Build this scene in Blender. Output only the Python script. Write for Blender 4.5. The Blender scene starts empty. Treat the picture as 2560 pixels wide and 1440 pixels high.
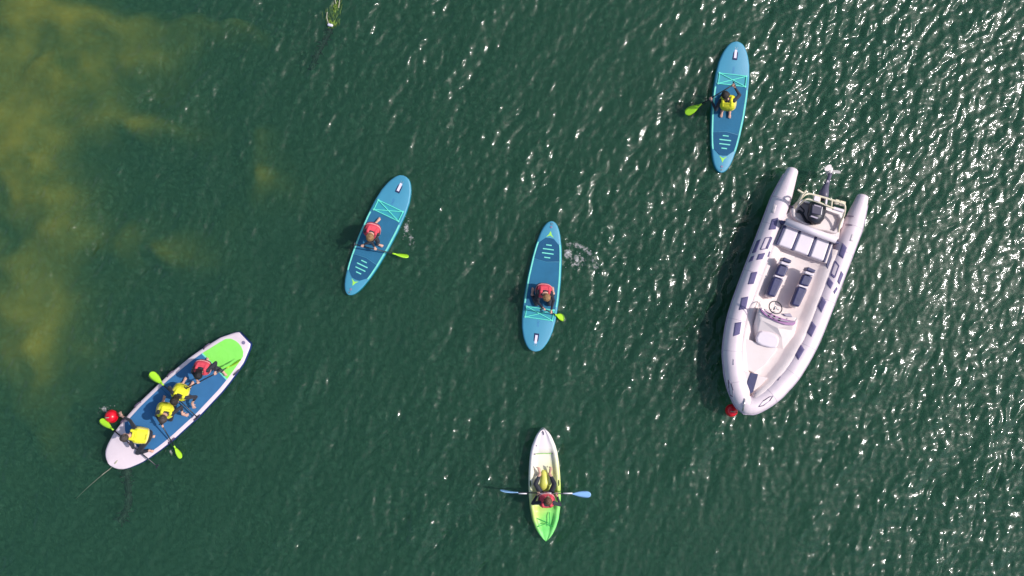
import bpy, bmesh, math, random
import numpy as np
from mathutils import Vector, Matrix

scene = bpy.context.scene
PI = math.pi
rad = math.radians

# ------------------------------------------------------------------ camera
S_PX = 101.2                       # photo pixels per metre at the water level
HFOV = rad(65.0)
CAM_H = (1280.0 / S_PX) / math.tan(HFOV / 2)
cam_d = bpy.data.cameras.new('camera')
cam_d.sensor_fit = 'HORIZONTAL'
cam_d.angle = HFOV
cam_d.clip_start = 0.5
cam_d.clip_end = 3000
cam = bpy.data.objects.new('camera', cam_d)
scene.collection.objects.link(cam)
cam.location = (0, 0, CAM_H)       # a drone looking straight down, top of the picture = +Y
scene.camera = cam

# ------------------------------------------------------------------ sky + sun
SUN_EL, SUN_AZ = rad(46.5), rad(3)  # azimuth measured from +X towards +Y
sun_dir = Vector((math.cos(SUN_EL) * math.cos(SUN_AZ), math.cos(SUN_EL) * math.sin(SUN_AZ), math.sin(SUN_EL)))
w = bpy.data.worlds.new('World'); scene.world = w; w.use_nodes = True
nt = w.node_tree; nt.nodes.clear()
sky = nt.nodes.new('ShaderNodeTexSky'); sky.sky_type = 'NISHITA'; sky.sun_disc = False
sky.sun_elevation = SUN_EL; sky.sun_rotation = PI / 2 - SUN_AZ
sky.altitude = 0; sky.air_density = 1.0; sky.dust_density = 2.0; sky.ozone_density = 1.0
bg = nt.nodes.new('ShaderNodeBackground'); bg.inputs[1].default_value = 0.14
wo = nt.nodes.new('ShaderNodeOutputWorld')
nt.links.new(sky.outputs[0], bg.inputs[0]); nt.links.new(bg.outputs[0], wo.inputs[0])
sl = bpy.data.lights.new('sun', 'SUN'); sl.energy = 3.6; sl.angle = rad(0.53); sl.color = (1.0, 0.955, 0.92)
so = bpy.data.objects.new('sun', sl); scene.collection.objects.link(so)
so.rotation_euler = (-sun_dir).to_track_quat('-Z', 'Y').to_euler(); so.location = (20, 8, 30)

vs = scene.view_settings
vs.view_transform = 'Standard'; vs.look = 'None'; vs.exposure = 0.0; vs.gamma = 1.0; vs.use_curve_mapping = False
scene.cycles.max_bounces = 8
scene.cycles.transparent_max_bounces = 12
scene.cycles.volume_bounces = 1
scene.cycles.caustics_reflective = False
scene.cycles.caustics_refractive = False
scene.cycles.sample_clamp_indirect = 6.0

# ------------------------------------------------------------------ helpers
def P(px, py, z=0.0):
    """photo pixel -> world point at height z"""
    k = (1.0 - z / CAM_H) / S_PX
    return Vector(((px - 1280.0) * k, (720.0 - py) * k, z))

def s2l(r, g, b):
    f = lambda c: (c / 255.0 / 12.92) if c <= 10 else ((c / 255.0 + 0.055) / 1.055) ** 2.4
    return (f(r), f(g), f(b), 1.0)

def link(o, parent=None):
    scene.collection.objects.link(o)
    if parent is not None:
        o.parent = parent
        o.location = -Vector(parent.location) if parent.parent is None else Vector((0, 0, 0))
    return o

def tag(o, label=None, cat=None, group=None, kind=None):
    if label: o['label'] = label
    if cat: o['category'] = cat
    if group: o['group'] = group
    if kind: o['kind'] = kind
    return o

def thing(name, loc, label, cat, group=None):
    o = bpy.data.objects.new(name, None); o.empty_display_size = 0.2
    scene.collection.objects.link(o); o.location = loc
    return tag(o, label, cat, group)

def meshobj(name, verts, faces, mats, parent=None, smooth=False, bevel=0.0, seg=2, subsurf=0):
    """verts are world coordinates; children of a thing keep world coordinates through an offset"""
    me = bpy.data.meshes.new(name)
    me.from_pydata([tuple(v) for v in verts], [], faces)
    me.validate(); me.update()
    bm = bmesh.new(); bm.from_mesh(me); bmesh.ops.recalc_face_normals(bm, faces=bm.faces[:]); bm.to_mesh(me); bm.free()
    for m in (mats if isinstance(mats, (list, tuple)) else [mats]):
        me.materials.append(m)
    if smooth:
        me.polygons.foreach_set('use_smooth', [True] * len(me.polygons))
    o = bpy.data.objects.new(name, me)
    link(o, parent)
    if bevel > 0:
        b = o.modifiers.new('bevel', 'BEVEL'); b.width = bevel; b.segments = seg; b.limit_method = 'ANGLE'; b.angle_limit = rad(40)
    if subsurf:
        s = o.modifiers.new('sub', 'SUBSURF'); s.levels = subsurf; s.render_levels = subsurf
    return o

# ------------------------------------------------------------------ materials
def new_mat(name):
    m = bpy.data.materials.new(name); m.use_nodes = True
    t = m.node_tree; t.nodes.clear()
    out = t.nodes.new('ShaderNodeOutputMaterial')
    return m, t, out

def mat(name, col, rough=0.5, var=0.08, scale=9.0, bump=0.0, bscale=60.0, metal=0.0, spec=0.5, dirt=None, dirt_amt=0.0, sheen=0.0, coat=0.0):
    """principled with a little procedural colour variation, grain and (optionally) worn / dirty patches"""
    m, t, out = new_mat(name)
    N, L = t.nodes, t.links
    b = N.new('ShaderNodeBsdfPrincipled')
    b.inputs['Roughness'].default_value = rough; b.inputs['Metallic'].default_value = metal
    b.inputs['Specular IOR Level'].default_value = spec
    if coat: b.inputs['Coat Weight'].default_value = coat
    if sheen: b.inputs['Sheen Weight'].default_value = sheen
    tc = N.new('ShaderNodeTexCoord')
    n1 = N.new('ShaderNodeTexNoise'); n1.inputs['Scale'].default_value = scale; n1.inputs['Detail'].default_value = 6
    L.new(tc.outputs['Object'], n1.inputs['Vector'])
    mr = N.new('ShaderNodeMapRange'); mr.inputs[1].default_value = 0.3; mr.inputs[2].default_value = 0.7
    mr.inputs[3].default_value = 1 - var; mr.inputs[4].default_value = 1 + var
    L.new(n1.outputs['Fac'], mr.inputs[0])
    mx = N.new('ShaderNodeVectorMath'); mx.operation = 'SCALE'; mx.inputs[0].default_value = col[:3]
    L.new(mr.outputs[0], mx.inputs['Scale'])
    src = mx.outputs[0]
    if dirt is not None:
        n2 = N.new('ShaderNodeTexNoise'); n2.inputs['Scale'].default_value = 3.1; n2.inputs['Detail'].default_value = 8; n2.inputs['Roughness'].default_value = 0.7
        L.new(tc.outputs['Object'], n2.inputs['Vector'])
        r2 = N.new('ShaderNodeMapRange'); r2.inputs[1].default_value = 0.48; r2.inputs[2].default_value = 0.75; r2.inputs[3].default_value = 0; r2.inputs[4].default_value = dirt_amt
        L.new(n2.outputs['Fac'], r2.inputs[0])
        mm = N.new('ShaderNodeMix'); mm.data_type = 'RGBA'
        L.new(r2.outputs[0], mm.inputs[0]); L.new(src, mm.inputs[6]); mm.inputs[7].default_value = dirt
        src = mm.outputs[2]
    L.new(src, b.inputs['Base Color'])
    if bump:
        n3 = N.new('ShaderNodeTexNoise'); n3.inputs['Scale'].default_value = bscale; n3.inputs['Detail'].default_value = 4
        L.new(tc.outputs['Object'], n3.inputs['Vector'])
        bp = N.new('ShaderNodeBump'); bp.inputs['Strength'].default_value = bump; bp.inputs['Distance'].default_value = 0.02
        L.new(n3.outputs['Fac'], bp.inputs['Height']); L.new(bp.outputs[0], b.inputs['Normal'])
    L.new(b.outputs[0], out.inputs['Surface'])
    return m

# ------------------------------------------------------------------ water surface
rng = np.random.default_rng(11)
def wave_tile(n, size, lam0, spread, theta, rms, lo, hi):
    """random directional sea on an n x n periodic tile"""
    k1 = np.fft.fftfreq(n, size / n) * 2 * PI
    kx, ky = np.meshgrid(k1, k1)
    k = np.hypot(kx, ky) + 1e-9
    kp = 2 * PI / lam0
    ang = np.arctan2(ky, kx) - theta
    d = np.abs(np.cos(ang)) ** spread + 0.10
    amp = np.where(k < kp, (k / kp) ** 2, (k / kp) ** -1.9) * d
    amp[(k > 2 * PI / lo) | (k < 2 * PI / hi)] = 0
    ph = rng.normal(size=(n, n)) + 1j * rng.normal(size=(n, n))
    h = np.real(np.fft.ifft2(amp * ph / np.sqrt(k)))
    gx, gy = np.gradient(h, size / n)
    return h * (rms / np.sqrt((gx ** 2 + gy ** 2).mean()))

TILE_N, TILE = 1536, 34.0
SWELL = rad(-43)
tile = wave_tile(TILE_N, TILE, 1.5, 3.0, SWELL, 0.095, 0.16, 6.0) + wave_tile(TILE_N, TILE, 0.34, 1.4, SWELL + 0.05, 0.175, 0.125, 1.1)
tile = tile + 0.9 * tile * np.abs(tile) / (np.abs(tile).max())       # sharper crests

def tile_h(x, y):
    u = (np.asarray(x, float) / TILE * TILE_N) % TILE_N; v = (np.asarray(y, float) / TILE * TILE_N) % TILE_N
    i = np.floor(u).astype(int); j = np.floor(v).astype(int); fu = u - i; fv = v - j
    i1 = (i + 1) % TILE_N; j1 = (j + 1) % TILE_N; i %= TILE_N; j %= TILE_N
    return (tile[j, i] * (1 - fu) * (1 - fv) + tile[j, i1] * fu * (1 - fv) + tile[j1, i] * (1 - fu) * fv + tile[j1, i1] * fu * fv)

RINGS = [(P(1425, 700), 1.0, 0.010, 0.28), (P(965, 620), 1.0, 0.006, 0.30), (P(1800, 270), 0.8, 0.004, 0.27), (P(420, 1130), 0.9, 0.005, 0.3), (P(1360, 1240), 0.9, 0.004, 0.28)]
def water_h(x, y):
    x = np.asarray(x, float); y = np.asarray(y, float)
    fade = np.clip((40 - np.maximum(np.abs(x), np.abs(y))) / 20, 0, 1)
    # calmer patches
    calm = 0.86 + 0.34 * np.sin(0.45 * x + 0.8 * np.sin(0.37 * y)) * np.sin(0.52 * y + 1.3 + 0.7 * np.sin(0.3 * x))
    h = tile_h(x, y) * fade * calm
    for c, r0, a, lam in RINGS:
        r = np.hypot(x - c.x, y - c.y)
        th = np.arctan2(y - c.y, x - c.x); h = h + a * (0.55 + 0.45 * np.sin(2 * th + c.x) * np.sin(3 * th)) * np.cos(2 * PI * r / lam + 0.8 * np.sin(3 * th)) * np.exp(-((r - r0) / 0.55) ** 2)
    return h

def grid_axis(core, step, outer):
    m_ = int(round(core / step)); a = [i * step for i in range(-m_, m_ + 1)]; s = step; x = a[-1]; ext = []
    while x < outer:
        s *= 1.22; x += s; ext.append(x)
    return np.array([-e for e in reversed(ext)] + a + ext)

def grid_mesh(name, X, Y, Z, m, close_z=None):
    ny, nx = X.shape
    co = np.stack([X, Y, Z], -1).reshape(-1, 3)
    idx = np.arange(nx * ny).reshape(ny, nx)
    q = np.stack([idx[:-1, :-1], idx[:-1, 1:], idx[1:, 1:], idx[1:, :-1]], -1).reshape(-1, 4)
    loops = q.ravel(); nf = len(q)
    extra_v, extra_f = [], []
    if close_z is not None:            # skirt + bottom so that the water is a closed body
        b = np.concatenate([idx[0, :-1], idx[:-1, -1], idx[-1, :0:-1], idx[:0:-1, 0]])
        base = len(co); lower = co[b].copy(); lower[:, 2] = close_z
        co = np.concatenate([co, lower]); nb = len(b); j = np.arange(nb); j2 = (j + 1) % nb
        sk = np.stack([b, base + j, base + j2, b[j2]], -1)
        loops = np.concatenate([loops, sk.ravel()]); nf += nb
        bottom = (base + j)[::-1]
    me = bpy.data.meshes.new(name)
    me.vertices.add(len(co)); me.vertices.foreach_set('co', co.ravel())
    nl = len(loops) + (len(bottom) if close_z is not None else 0)
    starts = np.arange(nf) * 4
    if close_z is not None:
        loops = np.concatenate([loops, bottom]); starts = np.append(starts, nf * 4)
    me.loops.add(nl); me.loops.foreach_set('vertex_index', loops.astype(np.int32))
    me.polygons.add(len(starts)); me.polygons.foreach_set('loop_start', starts.astype(np.int32))
    me.update(calc_edges=True); me.validate()
    me.polygons.foreach_set('use_smooth', [True] * len(me.polygons))
    me.materials.append(m)
    o = bpy.data.objects.new(name, me); scene.collection.objects.link(o)
    return o

# water material: clear fresnel surface over a turbid green body of water
wm, t, out = new_mat('sea_water')
N, L = t.nodes, t.links
tc = N.new('ShaderNodeTexCoord')
mp = N.new('ShaderNodeMapping'); mp.inputs['Rotation'].default_value = (0, 0, rad(-52)); mp.inputs['Scale'].default_value = (0.6, 1.0, 1.0)
L.new(tc.outputs['Object'], mp.inputs['Vector'])
n1 = N.new('ShaderNodeTexNoise'); n1.inputs['Scale'].default_value = 14.0; n1.inputs['Detail'].default_value = 5; n1.inputs['Roughness'].default_value = 0.55; n1.inputs['Distortion'].default_value = 0.4
L.new(mp.outputs[0], n1.inputs['Vector'])
bp = N.new('ShaderNodeBump'); bp.inputs['Strength'].default_value = 0.2; bp.inputs['Distance'].default_value = 0.035
L.new(n1.outputs['Fac'], bp.inputs['Height'])
fr = N.new('ShaderNodeFresnel'); fr.inputs['IOR'].default_value = 1.46
fcap = N.new('ShaderNodeMath'); fcap.operation = 'MINIMUM'; fcap.inputs[1].default_value = 0.10; L.new(fr.outputs[0], fcap.inputs[0])
g1 = N.new('ShaderNodeBsdfGlossy'); g1.inputs['Roughness'].default_value = 0.06
g2 = N.new('ShaderNodeBsdfGlossy'); g2.inputs['Roughness'].default_value = 0.33     # unresolved capillary ripples
gl = N.new('ShaderNodeMixShader'); gl.inputs[0].default_value = 0.30; L.new(g1.outputs[0], gl.inputs[1]); L.new(g2.outputs[0], gl.inputs[2])
tr = N.new('ShaderNodeBsdfTransparent'); tr.inputs['Color'].default_value = (0.97, 0.985, 0.98, 1)
mx = N.new('ShaderNodeMixShader')
L.new(bp.outputs[0], fr.inputs['Normal']); L.new(bp.outputs[0], g1.inputs['Normal']); L.new(bp.outputs[0], g2.inputs['Normal'])
L.new(fcap.outputs[0], mx.inputs[0]); L.new(tr.outputs[0], mx.inputs[1]); L.new(gl.outputs[0], mx.inputs[2])
# silt-laden top layer: scatters light right below the skin, so the wavelets shade it
n2 = N.new('ShaderNodeTexNoise'); n2.inputs['Scale'].default_value = 8.5; n2.inputs['Detail'].default_value = 6; n2.inputs['Roughness'].default_value = 0.62; n2.inputs['Distortion'].default_value = 1.1
L.new(mp.outputs[0], n2.inputs['Vector'])
b2 = N.new('ShaderNodeBump'); b2.inputs['Strength'].default_value = 1.0; b2.inputs['Distance'].default_value = 0.24
L.new(n2.outputs['Fac'], b2.inputs['Height'])
silt = N.new('ShaderNodeBsdfDiffuse'); silt.inputs['Color'].default_value = (0.054, 0.160, 0.092, 1); L.new(b2.outputs[0], silt.inputs['Normal'])
under = N.new('ShaderNodeMixShader'); under.inputs[0].default_value = 0.34
L.new(tr.outputs[0], under.inputs[1]); L.new(silt.outputs[0], under.inputs[2]); L.new(under.outputs[0], mx.inputs[1])
L.new(mx.outputs[0], out.inputs['Surface'])
vsca = N.new('ShaderNodeVolumeScatter'); vsca.inputs['Color'].default_value = (0.22, 0.80, 0.50, 1); vsca.inputs['Density'].default_value = 0.27
vsca.inputs['Anisotropy'].default_value = 0.0
vabs = N.new('ShaderNodeVolumeAbsorption'); vabs.inputs['Color'].default_value = (0.22, 0.50, 0.34, 1); vabs.inputs['Density'].default_value = 0.85
add = N.new('ShaderNodeAddShader'); L.new(vsca.outputs[0], add.inputs[0]); L.new(vabs.outputs[0], add.inputs[1])
L.new(add.outputs[0], out.inputs['Volume'])

gx = grid_axis(614 * TILE / TILE_N, TILE / TILE_N, 700); gy = grid_axis(364 * TILE / TILE_N, TILE / TILE_N, 700)
X, Y = np.meshgrid(gx, gy)
water = grid_mesh('water', X, Y, water_h(X, Y), wm, close_z=-9.0)
tag(water, 'dark green rippled sea water with sun glints', 'water', kind='structure')

# ------------------------------------------------------------------ seabed
SHOALS = [  # px, py, radius x, radius y, height share
    (20, 60, 230, 240, 0.99), (10, 300, 130, 200, 0.9), (300, 110, 200, 80, 0.84), (280, 285, 190, 75, 0.76), (190, 20, 280, 85, 0.88), (110, 215, 130, 100, 0.9),
    (20, 440, 110, 110, 0.9), (100, 560, 90, 110, 0.72), (40, 700, 150, 110, 0.92), (40, 860, 140, 150, 0.86), (595, 440, 105, 95, 0.80), (345, 620, 130, 100, 0.82), (590, 310, 70, 60, 0.62),
    (230, 590, 60, 60, 0.6), (20, 1120, 90, 180, 0.55), (500, 20, 150, 45, 0.7), (-120, 330, 200, 560, 0.9), (-300, 400, 260, 900, 1.0)]
bed_tile = np.real(np.fft.ifft2(np.fft.fft2(rng.normal(size=(256, 256))) * (lambda k: np.where((k > .35) & (k < 9), (k + .3) ** -1.5, 0))(np.hypot(*np.meshgrid(np.fft.fftfreq(256, 40 / 256) * 2 * PI, np.fft.fftfreq(256, 40 / 256) * 2 * PI)))))
bed_tile *= 0.20 / bed_tile.std()
def bed_noise(x, y):
    i = (np.floor(x / 40 * 256).astype(int)) % 256; j = (np.floor(y / 40 * 256).astype(int)) % 256
    return bed_tile[j, i]
def seabed_z(x, y):
    px = x * S_PX + 1280; py = 720 - y * S_PX
    px = px + 16 * np.sin(y * 1.7 + x) + 9 * np.sin(4.3 * y - 1.7 * x); py = py + 12 * np.sin(1.9 * x + 0.7 * y) + 8 * np.sin(5.1 * x + y)
    s = np.zeros_like(x)
    inv = np.ones_like(x)
    for cx, cy, rx, ry, a in SHOALS:
        inv = inv * (1 - a * np.exp(-((px - cx) / rx) ** 2 - ((py - cy) / ry) ** 2))
    s = 1 - inv
    d = 0.40 + 3.4 * (1 - s)
    near = np.clip((60 - np.hypot(x, y)) / 30, 0, 1)
    d = d + bed_noise(x, y) * near + 0.05 * np.sin(3.1 * x + 2 * np.sin(1.9 * y)) * np.sin(2.7 * y + 1.1 * np.sin(2.3 * x))
    return -np.clip(d, 0.3, 6.5)
ax = grid_axis(16, 0.16, 690); ay = grid_axis(10, 0.16, 690)
X, Y = np.meshgrid(ax, ay)
sm, t, out = new_mat('sand_and_weed')
N, L = t.nodes, t.links
b = N.new('ShaderNodeBsdfDiffuse'); tc = N.new('ShaderNodeTexCoord')
n1 = N.new('ShaderNodeTexNoise'); n1.inputs['Scale'].default_value = 0.9; n1.inputs['Detail'].default_value = 5; n1.inputs['Roughness'].default_value = 0.5
L.new(tc.outputs['Object'], n1.inputs['Vector'])
cr = N.new('ShaderNodeValToRGB')
cr.color_ramp.elements[0].position = 0.22; cr.color_ramp.elements[0].color = (0.08, 0.14, 0.02, 1)
cr.color_ramp.elements[1].position = 0.62; cr.color_ramp.elements[1].color = (0.56, 0.46, 0.05, 1)
mo = N.new('ShaderNodeMapping'); mo.inputs['Location'].default_value = (5.2, 3.4, 0.0); L.new(tc.outputs['Object'], mo.inputs['Vector']); L.new(mo.outputs[0], n1.inputs['Vector'])
L.new(n1.outputs['Fac'], cr.inputs[0]); L.new(cr.outputs[0], b.inputs['Color']); L.new(b.outputs[0], out.inputs['Surface'])
seabed = grid_mesh('seabed', X, Y, seabed_z(X, Y), sm)
tag(seabed, 'olive sandbank with dark weed patches under shallow water', 'seabed', kind='structure')

# ================================================================== shape helpers
def loft(rings, cap=True, close=True, off=0):
    V, F = [], []
    n = len(rings[0])
    for r in rings: V += [Vector(p) for p in r]
    for i in range(len(rings) - 1):
        for j in range(n if close else n - 1):
            j2 = (j + 1) % n
            F.append((off + i * n + j, off + i * n + j2, off + (i + 1) * n + j2, off + (i + 1) * n + j))
    if cap and close:
        F.append(tuple(off + j for j in reversed(range(n))))
        F.append(tuple(off + (len(rings) - 1) * n + j for j in range(n)))
    return V, F

def frame(d, hint=Vector((0, 0, 1))):
    d = d.normalized()
    if abs(d.dot(hint)) > 0.97: hint = Vector((1, 0, 0))
    s = d.cross(hint).normalized(); u = s.cross(d).normalized()
    return d, s, u

def tube(pts, r, n=8, cap=True):
    """swept tube through pts; r a number or list"""
    pts = [Vector(p) for p in pts]
    rr = r if isinstance(r, (list, tuple)) else [r] * len(pts)
    rings = []
    up = None
    for i, p in enumerate(pts):
        d = (pts[min(i + 1, len(pts) - 1)] - pts[max(i - 1, 0)]).normalized()
        if up is None: _, s, up = frame(d)
        s = d.cross(up)
        if s.length < 1e-5: _, s, up = frame(d)
        s.normalize(); up = s.cross(d).normalized()
        rings.append([p + (s * math.cos(a) + up * math.sin(a)) * rr[i] for a in (2 * PI * k / n for k in range(n))])
    return loft(rings, cap)

class MB:
    """collects shapes, builds ONE mesh object"""
    def __init__(self): self.V, self.F, self.M = [], [], []
    def add(self, vf, m=0):
        V, F = vf; o = len(self.V); self.V += V; self.F += [tuple(i + o for i in f) for f in F]; self.M += [m] * len(F); return self
    def build(self, name, mats, parent=None, **k):
        ob = meshobj(name, self.V, self.F, mats, parent, **k)
        if isinstance(mats, (list, tuple)) and len(ob.data.polygons) == len(self.M):
            ob.data.polygons.foreach_set('material_index', self.M)
        return ob

def prism(poly, z0, z1):
    """poly: list of (x,y) world"""
    n = len(poly)
    V = [Vector((p[0], p[1], z0)) for p in poly] + [Vector((p[0], p[1], z1)) for p in poly]
    F = [tuple(reversed(range(n))), tuple(range(n, 2 * n))] + [(i, (i + 1) % n, n + (i + 1) % n, n + i) for i in range(n)]
    return V, F

def ppx(poly_px, z0, z1):
    """prism whose TOP face is seen at the given photo pixels"""
    return prism([P(x, y, z1)[:2] for x, y in poly_px], z0, z1)

def ellipsoid(c, R, n=12, m=8):
    """R = 3 axis vectors (with length)"""
    V, F = [], []
    V.append(c + R[2])
    for i in range(1, m):
        th = PI * i / m
        for j in range(n):
            a = 2 * PI * j / n
            V.append(c + R[0] * (math.sin(th) * math.cos(a)) + R[1] * (math.sin(th) * math.sin(a)) + R[2] * math.cos(th))
    V.append(c - R[2])
    for j in range(n): F.append((0, 1 + j, 1 + (j + 1) % n))
    for i in range(m - 2):
        for j in range(n):
            a = 1 + i * n + j; b = 1 + i * n + (j + 1) % n
            F.append((a, a + n, b + n, b))
    e = len(V) - 1; s = 1 + (m - 2) * n
    for j in range(n): F.append((s + j, e, s + (j + 1) % n))
    return V, F

def ball(c, r, n=12, m=8):
    return ellipsoid(Vector(c), (Vector((r, 0, 0)), Vector((0, r, 0)), Vector((0, 0, r))), n, m)

def capsule(a, ra, b, rb, n=12):
    a = Vector(a); b = Vector(b); d, s, u = frame(b - a)
    rings = []
    for k in (-0.98, -0.8, -0.45): rings.append((a + d * (ra * k), ra * math.sqrt(1 - k * k)))
    rings.append((a, ra)); rings.append((a.lerp(b, 0.5), (ra + rb) / 2 * 1.0)); rings.append((b, rb))
    for k in (0.45, 0.8, 0.98): rings.append((b + d * (rb * k), rb * math.sqrt(1 - k * k)))
    return loft([[p + (s * math.cos(x) + u * math.sin(x)) * r for x in (2 * PI * j / n for j in range(n))] for p, r in rings])

def remeshed(mb, voxel, smooth_it=2, noise=0.0):
    """union of overlapping closed shapes as one continuous skin"""
    me = bpy.data.meshes.new('tmp'); me.from_pydata([tuple(v) for v in mb.V], [], mb.F); me.update()
    bm = bmesh.new(); bm.from_mesh(me); bmesh.ops.recalc_face_normals(bm, faces=bm.faces[:]); bm.to_mesh(me); bm.free()
    o = bpy.data.objects.new('tmp', me); scene.collection.objects.link(o)
    r = o.modifiers.new('r', 'REMESH'); r.mode = 'VOXEL'; r.voxel_size = voxel; r.use_smooth_shade = True
    s = o.modifiers.new('s', 'SMOOTH'); s.iterations = smooth_it; s.factor = 0.5
    dg = bpy.context.evaluated_depsgraph_get(); dg.update()
    m2 = bpy.data.meshes.new_from_object(o.evaluated_get(dg))
    bpy.data.objects.remove(o); bpy.data.meshes.remove(me)
    m2.polygons.foreach_set('use_smooth', [True] * len(m2.polygons))
    return m2

def catmull(pts, n=8):
    pts = [Vector(p) for p in pts]; out = []
    for i in range(len(pts) - 1):
        p0 = pts[max(i - 1, 0)]; p1 = pts[i]; p2 = pts[i + 1]; p3 = pts[min(i + 2, len(pts) - 1)]
        for k in range(n):
            t = k / n
            out.append(0.5 * ((2 * p1) + (p2 - p0) * t + (2 * p0 - 5 * p1 + 4 * p2 - p3) * t * t + (3 * p1 - p0 - 3 * p2 + p3) * t ** 3))
    out.append(pts[-1]); return out

def strip(pts, wdt, th, up=Vector((0, 0, 1))):
    """flat band along pts: width wdt, thickness th"""
    rings = []
    pts = [Vector(p) for p in pts]
    for i, p in enumerate(pts):
        d = (pts[min(i + 1, len(pts) - 1)] - pts[max(i - 1, 0)]).normalized()
        s = d.cross(up).normalized() * (wdt / 2); u = up * (th / 2)
        rings.append([p - s - u, p + s - u, p + s + u, p - s + u])
    return loft(rings)

# ================================================================== materials
M = {}
M['sup_deck'] = mat('sup_deck_blue', s2l(70, 147, 176), 0.45, 0.05, 3, 0.10, 120)
M['sup_rail'] = mat('sup_rail_blue', s2l(8, 112, 128), 0.4, 0.08, 4)
M['sup_pad'] = mat('sup_pad_blue', s2l(36, 106, 142), 0.85, 0.07, 5, 0.35, 160)
M['sup_kick'] = mat('sup_kick_pad', s2l(20, 84, 122), 0.85, 0.07, 5, 0.35, 160)
M['mint'] = mat('mint_rubber', s2l(120, 222, 200), 0.6, 0.08, 12)
M['teal'] = mat('teal_print', s2l(52, 150, 168), 0.5, 0.06, 6)
M['cord'] = mat('bungee_mint', s2l(105, 232, 205), 0.6, 0.05, 30)
M['navy'] = mat('navy_webbing', s2l(28, 40, 84), 0.75, 0.1, 25, 0.3, 200)
M['label_white'] = mat('white_print', s2l(226, 218, 236), 0.6, 0.05, 20)
M['logo'] = mat('lime_print', s2l(160, 226, 90), 0.6, 0.06, 10)
M['print'] = mat('faded_print', s2l(56, 120, 170), 0.6, 0.2, 30)
M['valve'] = mat('grey_valve', s2l(128, 120, 150), 0.5, 0.1, 20)
M['big_white'] = mat('big_board_white', s2l(224, 208, 214), 0.45, 0.03, 3, 0.05, 90, dirt=s2l(196, 178, 182), dirt_amt=0.35)
M['big_rail'] = mat('big_board_navy_rail', s2l(30, 52, 112), 0.4, 0.08, 4)
M['big_pad'] = mat('big_board_blue_pad', s2l(50, 110, 160), 0.85, 0.06, 4, 0.3, 140)
M['big_green'] = mat('big_board_green_pad', s2l(138, 232, 96), 0.85, 0.07, 3, 0.3, 120, dirt=s2l(120, 215, 70), dirt_amt=0.5)
M['strap'] = mat('grey_strap', s2l(84, 72, 96), 0.8, 0.15, 30)
M['rope'] = mat('pale_rope', s2l(176, 172, 150), 0.85, 0.2, 40, 0.6, 90)
M['lime'] = mat('lime_plastic', s2l(165, 222, 44), 0.35, 0.06, 8, coat=0.2)
M['shaft'] = mat('black_shaft', (0.018, 0.022, 0.03, 1), 0.35, 0.15, 20)
M['white_shaft'] = mat('white_shaft', s2l(232, 226, 230), 0.4, 0.05, 20)
M['blade_blue'] = mat('pale_blue_blade', s2l(140, 186, 232), 0.35, 0.05, 8, coat=0.2)
M['suit'] = mat('wetsuit', (0.012, 0.014, 0.026, 1), 0.7, 0.3, 14, 0.4, 60, sheen=0.15)
M['skin'] = mat('skin', (0.58, 0.33, 0.25, 1), 0.5, 0.08, 20, 0.1, 200)
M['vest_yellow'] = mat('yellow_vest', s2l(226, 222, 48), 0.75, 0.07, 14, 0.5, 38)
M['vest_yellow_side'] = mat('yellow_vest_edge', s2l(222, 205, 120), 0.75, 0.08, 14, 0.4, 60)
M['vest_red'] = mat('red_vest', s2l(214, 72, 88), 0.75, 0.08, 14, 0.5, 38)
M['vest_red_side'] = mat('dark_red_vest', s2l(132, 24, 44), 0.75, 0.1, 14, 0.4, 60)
M['vest_trim'] = mat('pink_trim', s2l(236, 190, 192), 0.7, 0.08, 20)
M['vest_print'] = mat('olive_print', s2l(120, 116, 30), 0.8, 0.2, 40)
M['eye'] = mat('eye', (0.02, 0.015, 0.012, 1), 0.2, 0.0)
M['lip'] = mat('lip', (0.42, 0.16, 0.14, 1), 0.5, 0.05)
HAIR = {'dark': mat('dark_brown_hair', (0.022, 0.014, 0.010, 1), 0.5, 0.5, 40, 0.8, 90), 'black': mat('black_hair', (0.010, 0.009, 0.011, 1), 0.5, 0.4, 40, 0.8, 90),
        'brown': mat('brown_hair', (0.14, 0.062, 0.032, 1), 0.5, 0.45, 40, 0.8, 90), 'fair': mat('fair_brown_hair', (0.30, 0.16, 0.065, 1), 0.5, 0.45, 40, 0.8, 90),
        'grey': mat('grey_brown_hair', (0.060, 0.045, 0.042, 1), 0.5, 0.5, 40, 0.8, 90)}
M['red'] = mat('red_buoy', s2l(222, 14, 40), 0.32, 0.07, 5, coat=0.2, dirt=s2l(150, 20, 30), dirt_amt=0.35)
M['rib_white'] = mat('inflatable_white', s2l(228, 211, 216), 0.5, 0.03, 4, 0.06, 140, dirt=s2l(196, 182, 186), dirt_amt=0.28)
M['gel'] = mat('gelcoat_white', s2l(230, 216, 213), 0.28, 0.025, 3, 0.03, 30, dirt=s2l(205, 194, 184), dirt_amt=0.3, coat=0.15)
M['sole'] = mat('nonslip_deck', s2l(234, 219, 216), 0.75, 0.04, 4, 0.3, 220, dirt=s2l(206, 194, 190), dirt_amt=0.3)
M['strake'] = mat('grey_strake', s2l(168, 156, 172), 0.5, 0.08, 8)
M['patch'] = mat('slate_blue_patch', s2l(104, 97, 136), 0.8, 0.10, 12, 0.4, 180)
M['upholstery'] = mat('white_vinyl', s2l(222, 210, 217), 0.42, 0.03, 4, 0.1, 50)
M['navy_vinyl'] = mat('navy_vinyl', s2l(52, 54, 96), 0.40, 0.10, 8, 0.15, 50)
M['dash'] = mat('mauve_dashboard', s2l(172, 122, 168), 0.45, 0.08, 8)
M['gauge'] = mat('dark_gauge', s2l(44, 22, 56), 0.2, 0.1, 20)
M['steel'] = mat('stainless_steel', (0.72, 0.68, 0.66, 1), 0.28, 0.06, 10, metal=0.85)
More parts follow.
